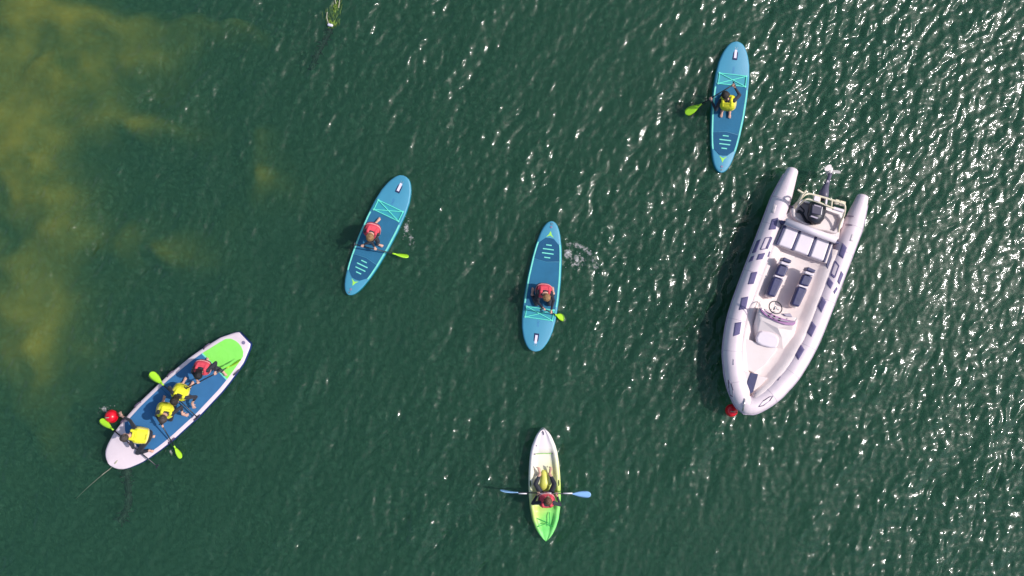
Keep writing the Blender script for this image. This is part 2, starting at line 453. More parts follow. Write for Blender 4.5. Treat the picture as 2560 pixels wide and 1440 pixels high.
M['cream'] = mat('cream_tube', s2l(226, 214, 186), 0.35, 0.05, 14)
M['cowl'] = mat('charcoal_cowl', s2l(66, 62, 84), 0.30, 0.08, 6, coat=0.3)
M['cowl_dark'] = mat('dark_cowl', s2l(40, 42, 52), 0.38, 0.12, 10)
M['leg_grey'] = mat('outboard_grey', s2l(88, 84, 104), 0.4, 0.12, 12)
M['prop'] = mat('white_propeller', s2l(236, 226, 222), 0.35, 0.05, 14)
M['screen'] = mat('smoked_acrylic', s2l(96, 78, 96), 0.12, 0.05, 10)
fm, t, out = new_mat('thin_foam')
N, L = t.nodes, t.links
fd = N.new('ShaderNodeBsdfPrincipled'); fd.inputs['Base Color'].default_value = (0.72, 0.68, 0.68, 1); fd.inputs['Roughness'].default_value = 0.5
ft = N.new('ShaderNodeBsdfTransparent'); fx = N.new('ShaderNodeMixShader')
tc = N.new('ShaderNodeTexCoord'); fn = N.new('ShaderNodeTexNoise'); fn.inputs['Scale'].default_value = 11; fn.inputs['Detail'].default_value = 6; fn.inputs['Roughness'].default_value = 0.68; fn.inputs['Distortion'].default_value = 0.6; L.new(tc.outputs['Object'], fn.inputs['Vector'])
fr_ = N.new('ShaderNodeMapRange'); fr_.inputs[1].default_value = 0.93; fr_.inputs[2].default_value = 1.25; fr_.inputs[3].default_value = 0.0; fr_.inputs[4].default_value = 0.9
fa = N.new('ShaderNodeAttribute'); fa.attribute_name = 'foam_cover'; fs = N.new('ShaderNodeMath'); fs.operation = 'ADD'; L.new(fn.outputs['Fac'], fs.inputs[0]); L.new(fa.outputs['Fac'], fs.inputs[1]); L.new(fs.outputs[0], fr_.inputs[0])
L.new(fr_.outputs[0], fx.inputs[0]); L.new(ft.outputs[0], fx.inputs[1]); L.new(fd.outputs[0], fx.inputs[2]); L.new(fx.outputs[0], out.inputs['Surface'])
M['foam'] = fm
M['weed'] = mat('yellow_green_weed', (0.15, 0.25, 0.03, 1), 0.5, 0.35, 9, 0.4, 60)
M['streak_dark'] = mat('dark_streak', (0.006, 0.014, 0.012, 1), 0.8, 0.3, 9)
M['hole'] = mat('dark_hole', s2l(96, 106, 62), 0.7, 0.1, 20)

# kayak: moulded colour blend from white at the bow through yellow to green at the stern
km, t, out = new_mat('kayak_blend')
N, L = t.nodes, t.links
kb = N.new('ShaderNodeBsdfPrincipled'); kb.inputs['Roughness'].default_value = 0.42
tc = N.new('ShaderNodeTexCoord'); sp = N.new('ShaderNodeSeparateXYZ'); L.new(tc.outputs['Object'], sp.inputs[0])
kn = N.new('ShaderNodeTexNoise'); kn.inputs['Scale'].default_value = 2.2; kn.inputs['Detail'].default_value = 4; L.new(tc.outputs['Object'], kn.inputs['Vector'])
a1 = N.new('ShaderNodeMath'); a1.operation = 'MULTIPLY_ADD'; a1.inputs[1].default_value = -1 / 2.74; a1.inputs[2].default_value = 0.5; L.new(sp.outputs[1], a1.inputs[0])
a2 = N.new('ShaderNodeMath'); a2.operation = 'MULTIPLY_ADD'; a2.inputs[1].default_value = 0.22; L.new(kn.outputs['Fac'], a2.inputs[0]); L.new(a1.outputs[0], a2.inputs[2])
a3 = N.new('ShaderNodeMath'); a3.operation = 'MULTIPLY_ADD'; a3.inputs[1].default_value = 0.30; L.new(sp.outputs[0], a3.inputs[0]); L.new(a2.outputs[0], a3.inputs[2])
kr = N.new('ShaderNodeValToRGB'); e = kr.color_ramp.elements
e[0].position = 0.22; e[0].color = s2l(238, 226, 228); e[1].position = 1.0; e[1].color = s2l(128, 226, 118)
for pos, c in ((0.45, (236, 232, 208)), (0.60, (234, 236, 168)), (0.75, (210, 230, 120)), (0.90, (148, 227, 112))):
    q = e.new(pos); q.color = s2l(*c)
L.new(a3.outputs[0], kr.inputs[0]); L.new(kr.outputs[0], kb.inputs['Base Color']); L.new(kb.outputs[0], out.inputs['Surface'])
M['kayak'] = km
M['hump'] = mat('lime_yellow_plastic', s2l(222, 222, 104), 0.4, 0.06, 5)

# ================================================================== stand-up paddle boards
def outline_fn(tab):
    ts = [a for a, _ in tab]; ws = [b for _, b in tab]
    return lambda t: float(np.interp(t, ts, ws))

def board_loft(tab, length, thick, ztop, rocker_n=0.0, rail=0.055, n=46):
    """closed board, nose at +Y. returns V, F, material ids (0 deck, 1 rail/bottom)"""
    f = outline_fn(tab); rings = []
    ts = [0.5 - 0.5 * math.cos(PI * i / (n - 1)) for i in range(n)]
    for t in ts:
        hw = max(f(t), 0.012); y = length * (0.5 - t)
        lift = rocker_n * max(0, (0.25 - t) / 0.25) ** 2
        r = min(rail, hw * 0.6); zb = ztop - thick + lift; zt = ztop + lift; zm = ztop - thick * 0.45 + lift
        q = r * 0.3
        half = [(hw - r, zt), (hw - q, zt - thick * 0.08), (hw, zm), (hw - q, zb + thick * 0.12), (hw - r, zb)]
        ring = [Vector((x, y, z)) for x, z in half] + [Vector((0, y, zb))] + [Vector((-x, y, z)) for x, z in reversed(half)] + [Vector((0, y, zt))]
        rings.append(ring)
    V, F = loft(rings)
    k = len(rings[0]); mids = []
    for i in range(len(rings) - 1):
        for j in range(k):
            mids.append(0 if j in (0, k - 1, k - 2, k - 3) or j == 9 else 1)
    mids += [1, 1]
    return V, F, mids

def half_poly(f, length, t0, t1, inset, n=14, front=None, back=None):
    """outline polygon following the board's edge between stations t0 and t1"""
    rt, lf = [], []
    for i in range(n):
        t = t0 + (t1 - t0) * i / (n - 1); wv = max(f(t) - inset, 0.01); y = length * (0.5 - t)
        rt.append((wv, y)); lf.append((-wv, y))
    return rt + (back or []) + lf[::-1] + (front or [])

SUP_TAB = [(0, .035), (.0015, .065), (.005, .105), (.012, .148), (.025, .19), (.045, .235), (.08, .293), (.105, .325), (.165, .378), (.26, .415), (.4, .425), (.56, .408), (.7, .368), (.8, .325), (.9, .25), (.94, .205), (.97, .155), (.988, .11), (.996, .07), (.999, .045), (1, .03)]
SUP_TAB = [(a, b * 1.03) for a, b in SUP_TAB]; SUP_L = 3.22; SUP_Z = 0.12

def make_sup(label):
    root = thing('paddle_board', (0, 0, 0), label, 'paddle board', 'blue inflatable paddle boards')
    f = outline_fn(SUP_TAB); Lh = SUP_L; Y = lambda t: Lh * (0.5 - t)
    V, F, mi = board_loft(SUP_TAB, Lh, 0.15, SUP_Z, 0.05)
    o = meshobj('board', V, F, [M['sup_deck'], M['sup_rail']], root, smooth=True)
    o.data.polygons.foreach_set('material_index', mi)
    z = SUP_Z
    # deck pad, kick pad
    MB().add(prism(half_poly(f, Lh, 0.335, 0.70, 0.062, back=[(0, Y(0.685))]), z - 0.01, z + 0.006)).build('deck_pad', M['sup_pad'], root)
    MB().add(prism([(0.0, Y(0.688)), (f(.703) - .062, Y(0.703)), (f(.78) - .062, Y(0.78)), (f(.825) - .062, Y(0.825)), (0.10, Y(0.868)), (0, Y(0.872)), (-0.10, Y(0.868)), (-(f(.825) - .062), Y(0.825)), (-(f(.78) - .062), Y(0.78)), (-(f(.703) - .062), Y(0.703))], z - 0.01, z + 0.011)).build('kick_pad', M['sup_kick'], root, bevel=0.004)
    for t, hw in ((.720, .075), (.752, .145), (.784, .135), (.816, .07)):
        MB().add(prism([(-hw, Y(t) + .014), (hw, Y(t) + .014), (hw, Y(t) - .014), (-hw, Y(t) - .014)], z + 0.009, z + 0.020)).build('pad_stripe', M['mint'], root, bevel=0.005)
    for s in (-1, 1):
        pts = [(s * (f(t) - .047), Y(t), z + 0.002) for t in np.linspace(.355, .83, 20)]
        MB().add(strip(pts, 0.034, 0.012)).build('side_stripe', M['mint'], root)
    # bungee area and cord
    MB().add(prism(half_poly(f, Lh, .245, .335, .045, n=6), z - 0.01, z + 0.003)).build('bungee_panel', M['teal'], root)
    x0 = .335; ya, yb = Y(.25), Y(.33); zc = z + 0.016
    A, B, C, D = Vector((-x0, ya, zc)), Vector((x0, ya, zc)), Vector((x0, yb, zc)), Vector((-x0, yb, zc))
    mb = MB()
    for a, b in ((A, B), (B, C), (C, D), (D, A), (A, C), (B, D)):
        mb.add(tube([a, b + ((0, 0, .006) and Vector((0, 0, .004)))], 0.0105, 6))
    mb.build('bungee_cord', M['cord'], root)
    for q in (A, B, C, D):
        MB().add(tube([q + Vector((0, 0, -.02)), q + Vector((0, 0, .008))], .024, 10)).build('cord_anchor', M['mint'], root)
    # nose grip with printed label, faded print towards the bungee
    nz = z + 0.012
    g = MB().add(prism([(-.062, Y(.028)), (.062, Y(.028)), (.058, Y(.137)), (-.058, Y(.137))], z - .004, nz + .012)).build('nose_handle', M['navy'], root, bevel=0.006)
    MB().add(prism([(-.03, Y(.060)), (.03, Y(.060)), (.03, Y(.124)), (-.03, Y(.124))], nz + .010, nz + .017)).build('handle_label', M['label_white'], root)
    MB().add(tube([Vector((0.03 * math.cos(a), Y(.044) + 0.03 * math.sin(a), nz + .018)) for a in np.linspace(0, 2 * PI, 14)], .006, 6, cap=False)).build('nose_ring', M['steel'], root)
    mb = MB(); rr = random.Random(5)
    for k in range(9):
        yy = Y(.148 + .0105 * k); hw = rr.uniform(.022, .05)
        mb.add(prism([(-hw, yy + .009), (hw * rr.uniform(.3, 1), yy + .009), (hw, yy - .006), (-hw * rr.uniform(.2, 1), yy - .009)], z - .006, z + .003))
    mb.build('faded_print', M['print'], root)
    # tail chevron, leash ring, fin
    MB().add(prism([(0, Y(.925)), (-.042, Y(.895)), (-.095, Y(.876)), (-.02, Y(.887)), (0, Y(.89)), (.02, Y(.887)), (.095, Y(.876)), (.042, Y(.895))], z - .004, z + .004)).build('tail_logo', M['logo'], root)
    MB().add(tube([Vector((0, Y(.955), z - .01)), Vector((0, Y(.955), z + .012))], .03, 12)).build('valve', M['valve'], root, bevel=.004)
    MB().add(tube([Vector((0.022 * math.cos(a), Y(.98) + 0.016 * math.sin(a), z + .012)) for a in np.linspace(0, 2 * PI, 12)], .005, 6, cap=False)).build('leash_ring', M['steel'], root)
    mb = MB(); fy = Y(.86)
    mb.add(loft([[Vector((-.006, fy + .1, -.03)), Vector((.006, fy + .1, -.03)), Vector((.006, fy - .1, -.03)), Vector((-.006, fy - .1, -.03))], [Vector((-.003, fy - .06, -.22)), Vector((.003, fy - .06, -.22)), Vector((.003, fy - .12, -.22)), Vector((-.003, fy - .12, -.22))]]))
    mb.build('fin', M['shaft'], root)
    return root

def copy_tree(o, parent=None):
    c = o.copy(); scene.collection.objects.link(c)
    if parent is not None: c.parent = parent
    for ch in [x for x in bpy.data.objects if x.parent is o]: copy_tree(ch, c)
    return c

def place_by_px(root, nose, tail, z):
    a, b = P(*nose, z), P(*tail, z); c = (a + b) / 2; d = a - b
    root.location = (c.x, c.y, 0); root.rotation_euler = (0, 0, math.atan2(-d.x, d.y))

sup_a = make_sup('blue paddle board under the kneeling child in a yellow vest, near the motorboat stern')
sup_b = copy_tree(sup_a); sup_b['label'] = 'blue paddle board tilted to the right, nearest the big white board'
sup_c = copy_tree(sup_a); sup_c['label'] = 'blue paddle board with its striped tail up, beside the white splash, above the kayak'
place_by_px(sup_a, (1841, 107), (1802, 431), SUP_Z - .03)
place_by_px(sup_b, (1012, 443), (872, 735), SUP_Z - .03)
place_by_px(sup_c, (1336, 877), (1380, 554), SUP_Z - .03)

# ---- big multi-person board
BIG_TAB = [(0, 8), (1, 12), (3, 18), (8, 26.5), (16, 34.5), (28, 41.5), (45, 48), (60, 53), (80, 57), (117, 62), (155, 65), (245, 66), (325, 61), (360, 56), (415, 45), (450, 29), (456, 25), (459, 22)]
BL = 459.0; BIG_Z = 0.20
kz = (1 - 0.17 / CAM_H) / S_PX
big_tab = [(a / BL, b * kz) for a, b in BIG_TAB]
big_L = BL * kz
big = thing('giant_paddle_board', (0, 0, 0), 'long white paddle board with blue and green pads carrying four children', 'paddle board')
V, F, mi = board_loft(big_tab, big_L, 0.20, BIG_Z, 0.07, rail=0.075, n=60)
bo = meshobj('board', V, F, [M['big_white'], M['big_rail']], big, smooth=True)
bo.data.polygons.foreach_set('material_index', mi)
fb = outline_fn(big_tab); YB = lambda s: big_L * (0.5 - s / BL)
def big_poly(s_list, inset):
    r = [((fb(s / BL) - inset), YB(s)) for s in s_list]
    return r
side = big_poly(list(range(104, 350, 12)) + [354], .115)
frontarc = [(-.50, YB(97)), (-.36, YB(84)), (-.18, YB(76)), (0, YB(73)), (.18, YB(76)), (.36, YB(84)), (.50, YB(97))]
MB().add(prism(side + [(-x, y) for x, y in side[::-1]] + frontarc, BIG_Z - .012, BIG_Z + .007)).build('blue_pad', M['big_pad'], big)
side = big_poly([355.5] + list(range(360, 414, 8)), .115)
backarc = [(.30, YB(424)), (.22, YB(433)), (.1, YB(438)), (0, YB(439)), (-.1, YB(438)), (-.22, YB(433)), (-.30, YB(424))]
MB().add(prism(side + backarc + [(-x, y) for x, y in side[::-1]], BIG_Z - .012, BIG_Z + .006)).build('green_pad', M['big_green'], big)
MB().add(strip([(-.44, YB(355.5), BIG_Z + .006), (.44, YB(355.5), BIG_Z + .006)], .035, .006)).build('pad_edge', M['mint'], big)
MB().add(strip([(-.53, YB(222), BIG_Z + .005), (.53, YB(222), BIG_Z + .005)], .016, .006)).build('pad_seam', M['sup_kick'], big)
for s, b in ((27, 0.03), (437, -0.06)):
    MB().add(tube([Vector((b, YB(s if s < 100 else 449), BIG_Z - .01)), Vector((b, YB(s if s < 100 else 449), BIG_Z + .012))], .045, 16)).build('valve', M['valve'], big, bevel=.006)
for s, sd in ((150, 1), (262, 1), (375, 1), (98, 1), (150, -1), (236, -1), (385, -1)):
    x = sd * (fb(s / BL) - .035)
    pts = catmull([(x, YB(s - 11), BIG_Z - .01), (x + sd * .012, YB(s - 7), BIG_Z + .022), (x + sd * .016, YB(s), BIG_Z + .03), (x + sd * .012, YB(s + 7), BIG_Z + .022), (x, YB(s + 11), BIG_Z - .01)], 4)
    MB().add(strip(pts, .032, .01)).build('carry_handle', M['strap'], big)
place_by_px(big, (278.3, 1158.5), (612.5, 845.5), 0.17)

# ================================================================== kayak
KX = lambda px: (px - 1361.5)
KTAB = [(0, 2), (1, 5), (4, 9.5), (8, 13), (15, 18), (23, 22), (43, 30), (60, 34), (78, 36.5), (100, 38.5), (118, 39.7), (143, 40.2), (168, 40), (198, 37.8), (228, 33), (248, 25.8), (263, 17.5), (273, 8.5), (277, 3), (279, .3)]
kk = (1 - 0.2 / CAM_H) / S_PX
KL = 279 * kk; ktab = [(a / 279, b * kk) for a, b in KTAB]
kayak = thing('kayak', (0, 0, 0), 'short sit-on-top kayak blending from white bow to green stern', 'kayak')
fk = outline_fn(ktab); YK = lambda s: KL * (0.5 - s / 279)
def kayak_hull():
    rings = []; n = 64
    for i in range(n):
        t = 0.5 - 0.5 * math.cos(PI * i / (n - 1)); s = t * 279; hw = max(fk(t), .008); y = YK(s)
        lift = .09 * max(0, (.22 - t) / .22) ** 1.6 + .05 * max(0, (t - .85) / .15) ** 1.6
        zr = .21 + lift; inner = max(hw - .105, hw * .55)
        # wells: footwell 90-125, seat 150-205, tankwell 212-255
        def well(a, b, d, e=9): return d / (1 + math.exp(-(s - a) / e * 4)) / (1 + math.exp((s - b) / e * 4))
        dep = well(58, 128, .07) + well(140, 200, .085) + well(212, 250, .055)
        hump = .015
        ring = [(hw * .93, zr + .012), (hw, zr - .035), (hw * .97, zr - .10), (hw * .72, -.06 + lift * .9), (hw * .25, -.10 + lift), (0, -.105 + lift)]
        top = [(inner * .5, zr + hump - dep), (inner * .88, zr + .005 - dep * .96), (inner, zr + .02 - dep * .15), (inner + (hw - inner) * .45, zr + .034)]
        R = [(0, zr + hump - dep)] + top + ring
        full = R + [(-x, z) for x, z in reversed(R[1:-1])]
        rings.append([Vector((x, y, z)) for x, z in full])
    return loft(rings)
MB().add(kayak_hull()).build('hull', M['kayak'], kayak, smooth=True)
# centre hump between the legs
MB().add(loft([[Vector((wd * math.cos(a), YK(s), .155 + hh * max(0, math.sin(a)))) for a in np.linspace(0, 2 * PI, 14)[:-1]] for s, wd, hh in ((104, .05, .02), (112, .075, .07), (124, .10, .10), (136, .135, .12), (146, .135, .11), (152, .10, .07), (156, .05, .02))])).build('leg_hump', M['hump'], kayak, smooth=True)
for sd in (-1, 1):
    x = sd * .345
    MB().add(loft([[Vector((x + wd * math.cos(a), YK(s) , .238 + wd * .8 * math.sin(a))) for a in np.linspace(0, 2 * PI, 10)[:-1]] for s, wd in ((127, .006), (129, .016), (135, .02), (141, .016), (143, .006))])).build('side_handle', M['hole'], kayak, smooth=True)
for s, x in ((24, -.135), (41, -.175), (62, -.22), (62, .2), (97, -.13), (96, .13)):
    MB().add(tube([Vector((x, YK(s), .2)), Vector((x, YK(s), .262 if s < 90 else .215))], .014, 10)).build('deck_fitting', M['strap'], kayak)
MB().add(tube(catmull([(-.225, YK(62), .255), (0, YK(61), .24), (.205, YK(62), .255)], 5), .008, 6)).build('bow_line', M['logo'], kayak)
MB().add(tube(catmull([(-.02, YK(4), .30), (0, YK(7), .33), (.004, YK(13), .30)], 4), .01, 6)).build('bow_toggle', M['strap'], kayak)
for a, b in (((-.20, 243), (.0, 236)), ((.0, 236), (.17, 243)), ((.1, 208), (.1, 244)), ((-.2, 222), (.1, 236))):
    MB().add(tube([Vector((a[0], YK(a[1]), .25)), Vector(((a[0] + b[0]) / 2, YK((a[1] + b[1]) / 2), .24)), Vector((b[0], YK(b[1]), .25))], .0095, 6)).build('stern_bungee', mat_green if 'mat_green' in globals() else globals().setdefault('mat_green', mat('green_cord', s2l(46, 168, 78), .6, .1, 30)), kayak)
place_by_px(kayak, (1358, 1072), (1365, 1351), 0.2)

# ================================================================== paddles
def blade_shape(neck, tip, nrm, wid, th=0.012, curve=0.03):
    d = (tip - neck); Ln = d.length; d.normalize()
    s = d.cross(nrm).normalized(); n2 = s.cross(d).normalized()
    rings = []
    prof = [(0, .020), (.06, .026), (.15, .040), (.3, .066), (.45, .086), (.6, .096), (.75, .098), (.86, .090), (.94, .070), (.98, .045), (1, .012)]
    for t, hw in prof:
        hw *= wid / .196; c = neck + d * (Ln * t) + n2 * (curve * t * t)
        tt = th * (1.25 - .6 * t) if t > .1 else th * 1.7
        q = .012 * (1 - abs(2 * t - 1))
        rings.append([c - s * hw, c - s * hw * .5 - n2 * (tt * .5 - q * .3), c - n2 * (tt * .5 + q), c + s * hw * .5 - n2 * (tt * .5 - q * .3), c + s * hw, c + s * hw * .5 + n2 * tt * .5, c + n2 * (tt * .6 + q), c - s * hw * .5 + n2 * tt * .5])
    return loft(rings)

def sup_paddle(label, grip, tip, nrm, wid=.20, blade_len=.44, bend=0.0):
    grip, tip = Vector(grip), Vector(tip)
    d = (tip - grip).normalized(); neck = tip - d * blade_len
    root = thing('paddle', grip, label, 'paddle', 'lime-bladed single paddles')
    MB().add(tube([grip, grip.lerp(neck, .5), neck + d * .03], .0145, 10)).build('shaft', M['shaft'], root, smooth=True)
    _, s, u = frame(d)
    MB().add(capsule(grip - s * .05, .016, grip + s * .05, .016, 8)).add(capsule(grip, .017, grip + d * .06, .015, 8)).build('grip', M['shaft'], root, smooth=True)
    MB().add(tube([neck - d * .05, neck + d * .05], .020, 10)).build('ferrule', M['lime'], root, smooth=True)
    t2 = tip + Vector(nrm).normalized() * bend
    MB().add(blade_shape(neck, t2, Vector(nrm), wid)).build('blade', M['lime'], root, smooth=True)
    return root

# ================================================================== people
def two_bone(a, c, l1, l2, pole):
    d = c - a; L = d.length
    if L > (l1 + l2) * .985:
        k = L / ((l1 + l2) * .985); l1 *= k; l2 *= k
    x = (l1 * l1 - l2 * l2 + L * L) / (2 * L); h = math.sqrt(max(l1 * l1 - x * x, 0)); e = d / L
    p = pole - e * pole.dot(e)
    if p.length < 1e-4: p = Vector((0, 0, -1)) - e * e.z * -1
    return a + e * x + p.normalized() * h

def grip_hand(mb, wrist_from, c, axis):
    """hand closed round a shaft at c; returns wrist"""
    axis = axis.normalized(); n = wrist_from - c; n = (n - axis * n.dot(axis)).normalized(); s = axis.cross(n)
    palm = c + n * .026
    mb.add(ellipsoid(palm, (axis * .038, n * .018, s * .026), 10, 7))
    R = .0255
    for i, ln in enumerate((.9, 1.0, 1.0, .85)):
        o = axis * ((i - 1.5) * .0185)
        pts = [c + o + (n * math.cos(a) + s * math.sin(a)) * R for a in (rad(25), rad(95), rad(165), rad(165 + 55 * ln))]
        for k in range(3): mb.add(capsule(pts[k], .0092 - .0006 * k, pts[k + 1], .0086 - .0006 * k, 7))
    b = axis * .040
    pts = [c + b * .8 + n * .03 - s * .012, c + b * 1.0 - s * .028 + n * .004, c + b * .7 - s * .014 - n * .02]
    for k in range(2): mb.add(capsule(pts[k], .0108, pts[k + 1], .0092, 7))
    w = palm + (wrist_from - palm).normalized() * .055
    mb.add(capsule(palm, .022, w, .021, 8))
    return w

def open_hand(mb, wrist, fwd, nrm, side=1):
    fwd = fwd.normalized(); nrm = (nrm - fwd * nrm.dot(fwd)).normalized(); s = fwd.cross(nrm) * side
    palm = wrist + fwd * .048
    mb.add(ellipsoid(palm, (fwd * .046, s * .036, nrm * .014), 10, 7)); mb.add(capsule(wrist, .020, palm, .018, 8))
    for i, ln in enumerate((.062, .072, .067, .052)):
        k = (i - 1.5); base = palm + fwd * .036 + s * (k * .0195)
        d = (fwd + s * k * .13 - nrm * .12).normalized(); mid = base + d * ln * .55; tip = mid + (d - nrm * .35).normalized() * ln * .5
        mb.add(capsule(base, .0092, mid, .0085, 7)); mb.add(capsule(mid, .0085, tip, .0072, 7))
    tb = palm - s * .026 - fwd * .02; tm = tb - s * .026 + fwd * .022; mb.add(capsule(tb, .012, tm, .0095, 7)); mb.add(capsule(tm, .0095, tm + (fwd - s * .3) * .026, .008, 7))

def person(label, pelvis, neck, head, face, lat, hands, legs, vest, hair='dark', hair_style='short', deck=.12, scale=1.10, poles=(None, None)):
    """hands: 2 entries (left-of-lat = -lat side first) ('grip', point, axis) or ('open', point, fwd, nrm)
       legs: 2 entries (knee, ankle, toe)"""
    pelvis, neck, head = Vector(pelvis), Vector(neck), Vector(head); face = Vector(face).normalized(); K = scale
    up = (neck - pelvis).normalized(); lat = Vector(lat); lat = (lat - up * lat.dot(up)).normalized(); fwd = up.cross(lat).normalized()
    if fwd.dot(face) < 0: fwd = -fwd
    TL = (neck - pelvis).length
    root = thing('person', (pelvis.x, pelvis.y, deck), label, 'person', 'children out paddling')
    mb = MB(); SKIN = []
    # trunk
    mb.add(ellipsoid(pelvis + up * .02, (lat * .135 * K, fwd * .105 * K, up * .115 * K)))
    mb.add(ellipsoid(pelvis + up * TL * .36, (lat * .115 * K, fwd * .090 * K, up * .16 * K)))
    chest = pelvis + up * TL * .68; mb.add(ellipsoid(chest, (lat * .142 * K, fwd * .098 * K, up * .165 * K)))
    sh = [neck - up * .045 * K - lat * .138 * K, neck - up * .045 * K + lat * .138 * K]
    mb.add(capsule(sh[0], .050 * K, sh[1], .050 * K)); mb.add(capsule(neck - up * .03, .05 * K, head - face * .005, .042 * K))
    # head and face
    hu = (head - neck); hu = (hu - face * hu.dot(face)).normalized(); hs = face.cross(hu).normalized()
    mb.add(ellipsoid(head + hu * .012, (hs * .074 * K, face * .090 * K, hu * .098 * K), 14, 10))
    mb.add(ellipsoid(head - hu * .055 + face * .030, (hs * .052 * K, face * .056 * K, hu * .058 * K), 12, 8))
    mb.add(capsule(head + face * .086 * K + hu * .012, .010, head + face * .100 * K - hu * .020, .014, 8))
    for sd in (-1, 1): mb.add(ellipsoid(head + hs * sd * .076 * K - hu * .008, (hs * .012, face * .020, hu * .030), 8, 6))
    SKIN.append((head, .155, 1)); SKIN.append((neck.lerp(head, .45), .07, 1))
    # arms
    for i in (0, 1):
        h = hands[i]; sd = -1 if i == 0 else 1
        target = Vector(h[1]); hm = MB()
        pole = poles[i] if poles[i] is not None else (lat * sd * 1.0 - Vector((0, 0, .9)) - fwd * .3)
        if h[0] == 'grip':
            el0 = two_bone(sh[i], target, .235 * K, .225 * K, pole)
            w_ = grip_hand(hm, el0, target, Vector(h[2]))
        else:
            w_ = target - Vector(h[2]).normalized() * .05; open_hand(hm, w_, Vector(h[2]), Vector(h[3]), sd)
        el = two_bone(sh[i], w_, .235 * K, .205 * K, pole)
        mb.add(capsule(sh[i], .047 * K, el, .037 * K)); mb.add(capsule(el, .037 * K, w_, .0245 * K)); mb.add((hm.V, hm.F))
        SKIN.append((target.lerp(w_, .3), (target - w_).length + .075, 0)); SKIN[-1] = (target, max((target - w_).length * 1.0, .075) if h[0] == 'grip' else .13, 0)
    # legs
    for i in (0, 1):
        sd = -1 if i == 0 else 1; hip = pelvis + lat * sd * .072 * K - up * .01; kn, an, toe = (Vector(v) for v in legs[i])
        mb.add(capsule(hip, .075 * K, kn, .052 * K)); mb.add(capsule(kn, .052 * K, kn.lerp(an, .35), .050 * K)); mb.add(capsule(kn.lerp(an, .35), .050 * K, an, .031 * K))
        d = (toe - an); mb.add(capsule(an - d * .22, .028, an + d * .55, .030)); 
        _, s_, u_ = frame(d)
        mb.add(ellipsoid(an + d * .62, (d * .34, s_ * .040, u_ * .022), 10, 7))
        for k in range(5): mb.add(capsule(an + d * .8 + s_ * ((k - 2) * .0145), .0095, an + d * (1.0 - .05 * abs(k - 1)) + s_ * ((k - 2) * .0155), .0085, 6))
        SKIN.append((an + d * .5, d.length * .72, 0))
    me = remeshed(mb, .0085, 3)
    me.materials.append(M['suit']); me.materials.append(M['skin'])
    n = len(me.polygons); cen = np.empty(n * 3); me.polygons.foreach_get('center', cen); cen = cen.reshape(-1, 3)
    mi = np.zeros(n, int)
    for c, r, k in SKIN: mi[np.linalg.norm(cen - np.array(c), axis=1) < r] = 1
    below = ((cen - np.array(neck)) @ np.array(up)) < .01          # the suit's collar
    nearhead = np.linalg.norm(cen - np.array(head), axis=1) < .17
    mi[below & nearhead & (np.linalg.norm(cen - np.array(head), axis=1) > .118)] = 0
    me.polygons.foreach_set('material_index', mi.astype(np.int32))
    b = bpy.data.objects.new('body', me); link(b, root)
    for sd in (-1, 1):
        MB().add(ball(head + face * .078 * K + hs * sd * .030 + hu * .008, .0125, 8, 6)).build('eye', M['eye'], root, smooth=True)
    MB().add(ellipsoid(head + face * .082 * K - hu * .062, (hs * .024, face * .008, hu * .007), 8, 6)).build('mouth', M['lip'], root, smooth=True)
    # hair: cap of uneven locks
    hb = MB(); rr = random.Random(hash(label) % 1000 if False else len(label) * 7 + int(abs(pelvis.x) * 100))
    hb.add(ellipsoid(head + hu * .026 - face * .012, (hs * .083 * K, face * .094 * K, hu * .096 * K), 14, 10))
    for k in range(44):
        a = rr.uniform(0, 2 * PI); el_ = rr.uniform(.05, 1.35)
        dirv = (hs * math.cos(a) * math.cos(el_) + face * (math.sin(a) * math.cos(el_)) + hu * math.sin(el_))
        if dirv.dot(face) > .45 and dirv.dot(hu) < .55: continue
        p = head + hu * .022 - face * .012 + Vector((dirv * .084)) * K
        dn = (-hu * .8 - face * .5 + hs * rr.uniform(-.3, .3)); dn = (dn - dirv * dn.dot(dirv)).normalized()
        hb.add(capsule(p, rr.uniform(.012, .019), p + dn * rr.uniform(.03, .055) - dirv * .008, .007, 6))
    if hair_style == 'tail':
        q = head - face * .095 + hu * .03; hb.add(capsule(q, .024, q - face * .03 - hu * .05, .028, 8)); hb.add(capsule(q - face * .03 - hu * .05, .028, q - face * .02 - hu * .14, .010, 8))
    elif hair_style == 'long':
        for k in range(-3, 4):
            q = head - face * .07 + hs * k * .02; hb.add(capsule(q, .024, q - hu * .11 - face * .015, .014, 7))
    hm_ = remeshed(hb, .0075, 1); hm_.materials.append(HAIR[hair]); ho = bpy.data.objects.new('hair', hm_); link(ho, root)
    # buoyancy vest
    vb = MB()
    rings = []
    for t, a, d_ in ((.06, .135, .115), (.10, .165, .142), (.30, .180, .156), (.50, .186, .160), (.66, .186, .158), (.80, .174, .142), (.92, .135, .108)):
        c = pelvis + up * TL * t
        ring = []
        for j in range(24):
            x = 2 * PI * j / 24; cx, sx = math.cos(x), math.sin(x)
            ring.append(c + lat * (a * K * math.copysign(abs(cx) ** .75, cx)) + fwd * (d_ * K * math.copysign(abs(sx) ** .8, sx)))
        rings.append(ring)
    vb.add(loft(rings))
    for sd in (-1, 1):
        p0 = pelvis + up * TL * .80 + lat * sd * .085 * K - fwd * .10 * K; p1 = neck + up * .022 * K + lat * sd * .088 * K - fwd * .03 * K; p2 = pelvis + up * TL * .80 + lat * sd * .085 * K + fwd * .10 * K
        for a_, b_ in ((p0, p1), (p1, p2)): vb.add(capsule(a_, .036 * K, b_, .036 * K, 8))
    vb.add(capsule(neck - fwd * .075 - lat * .06 - up * .01, .026, neck - fwd * .075 + lat * .06 - up * .01, .026, 8))
    vm = remeshed(vb, .009, 2)
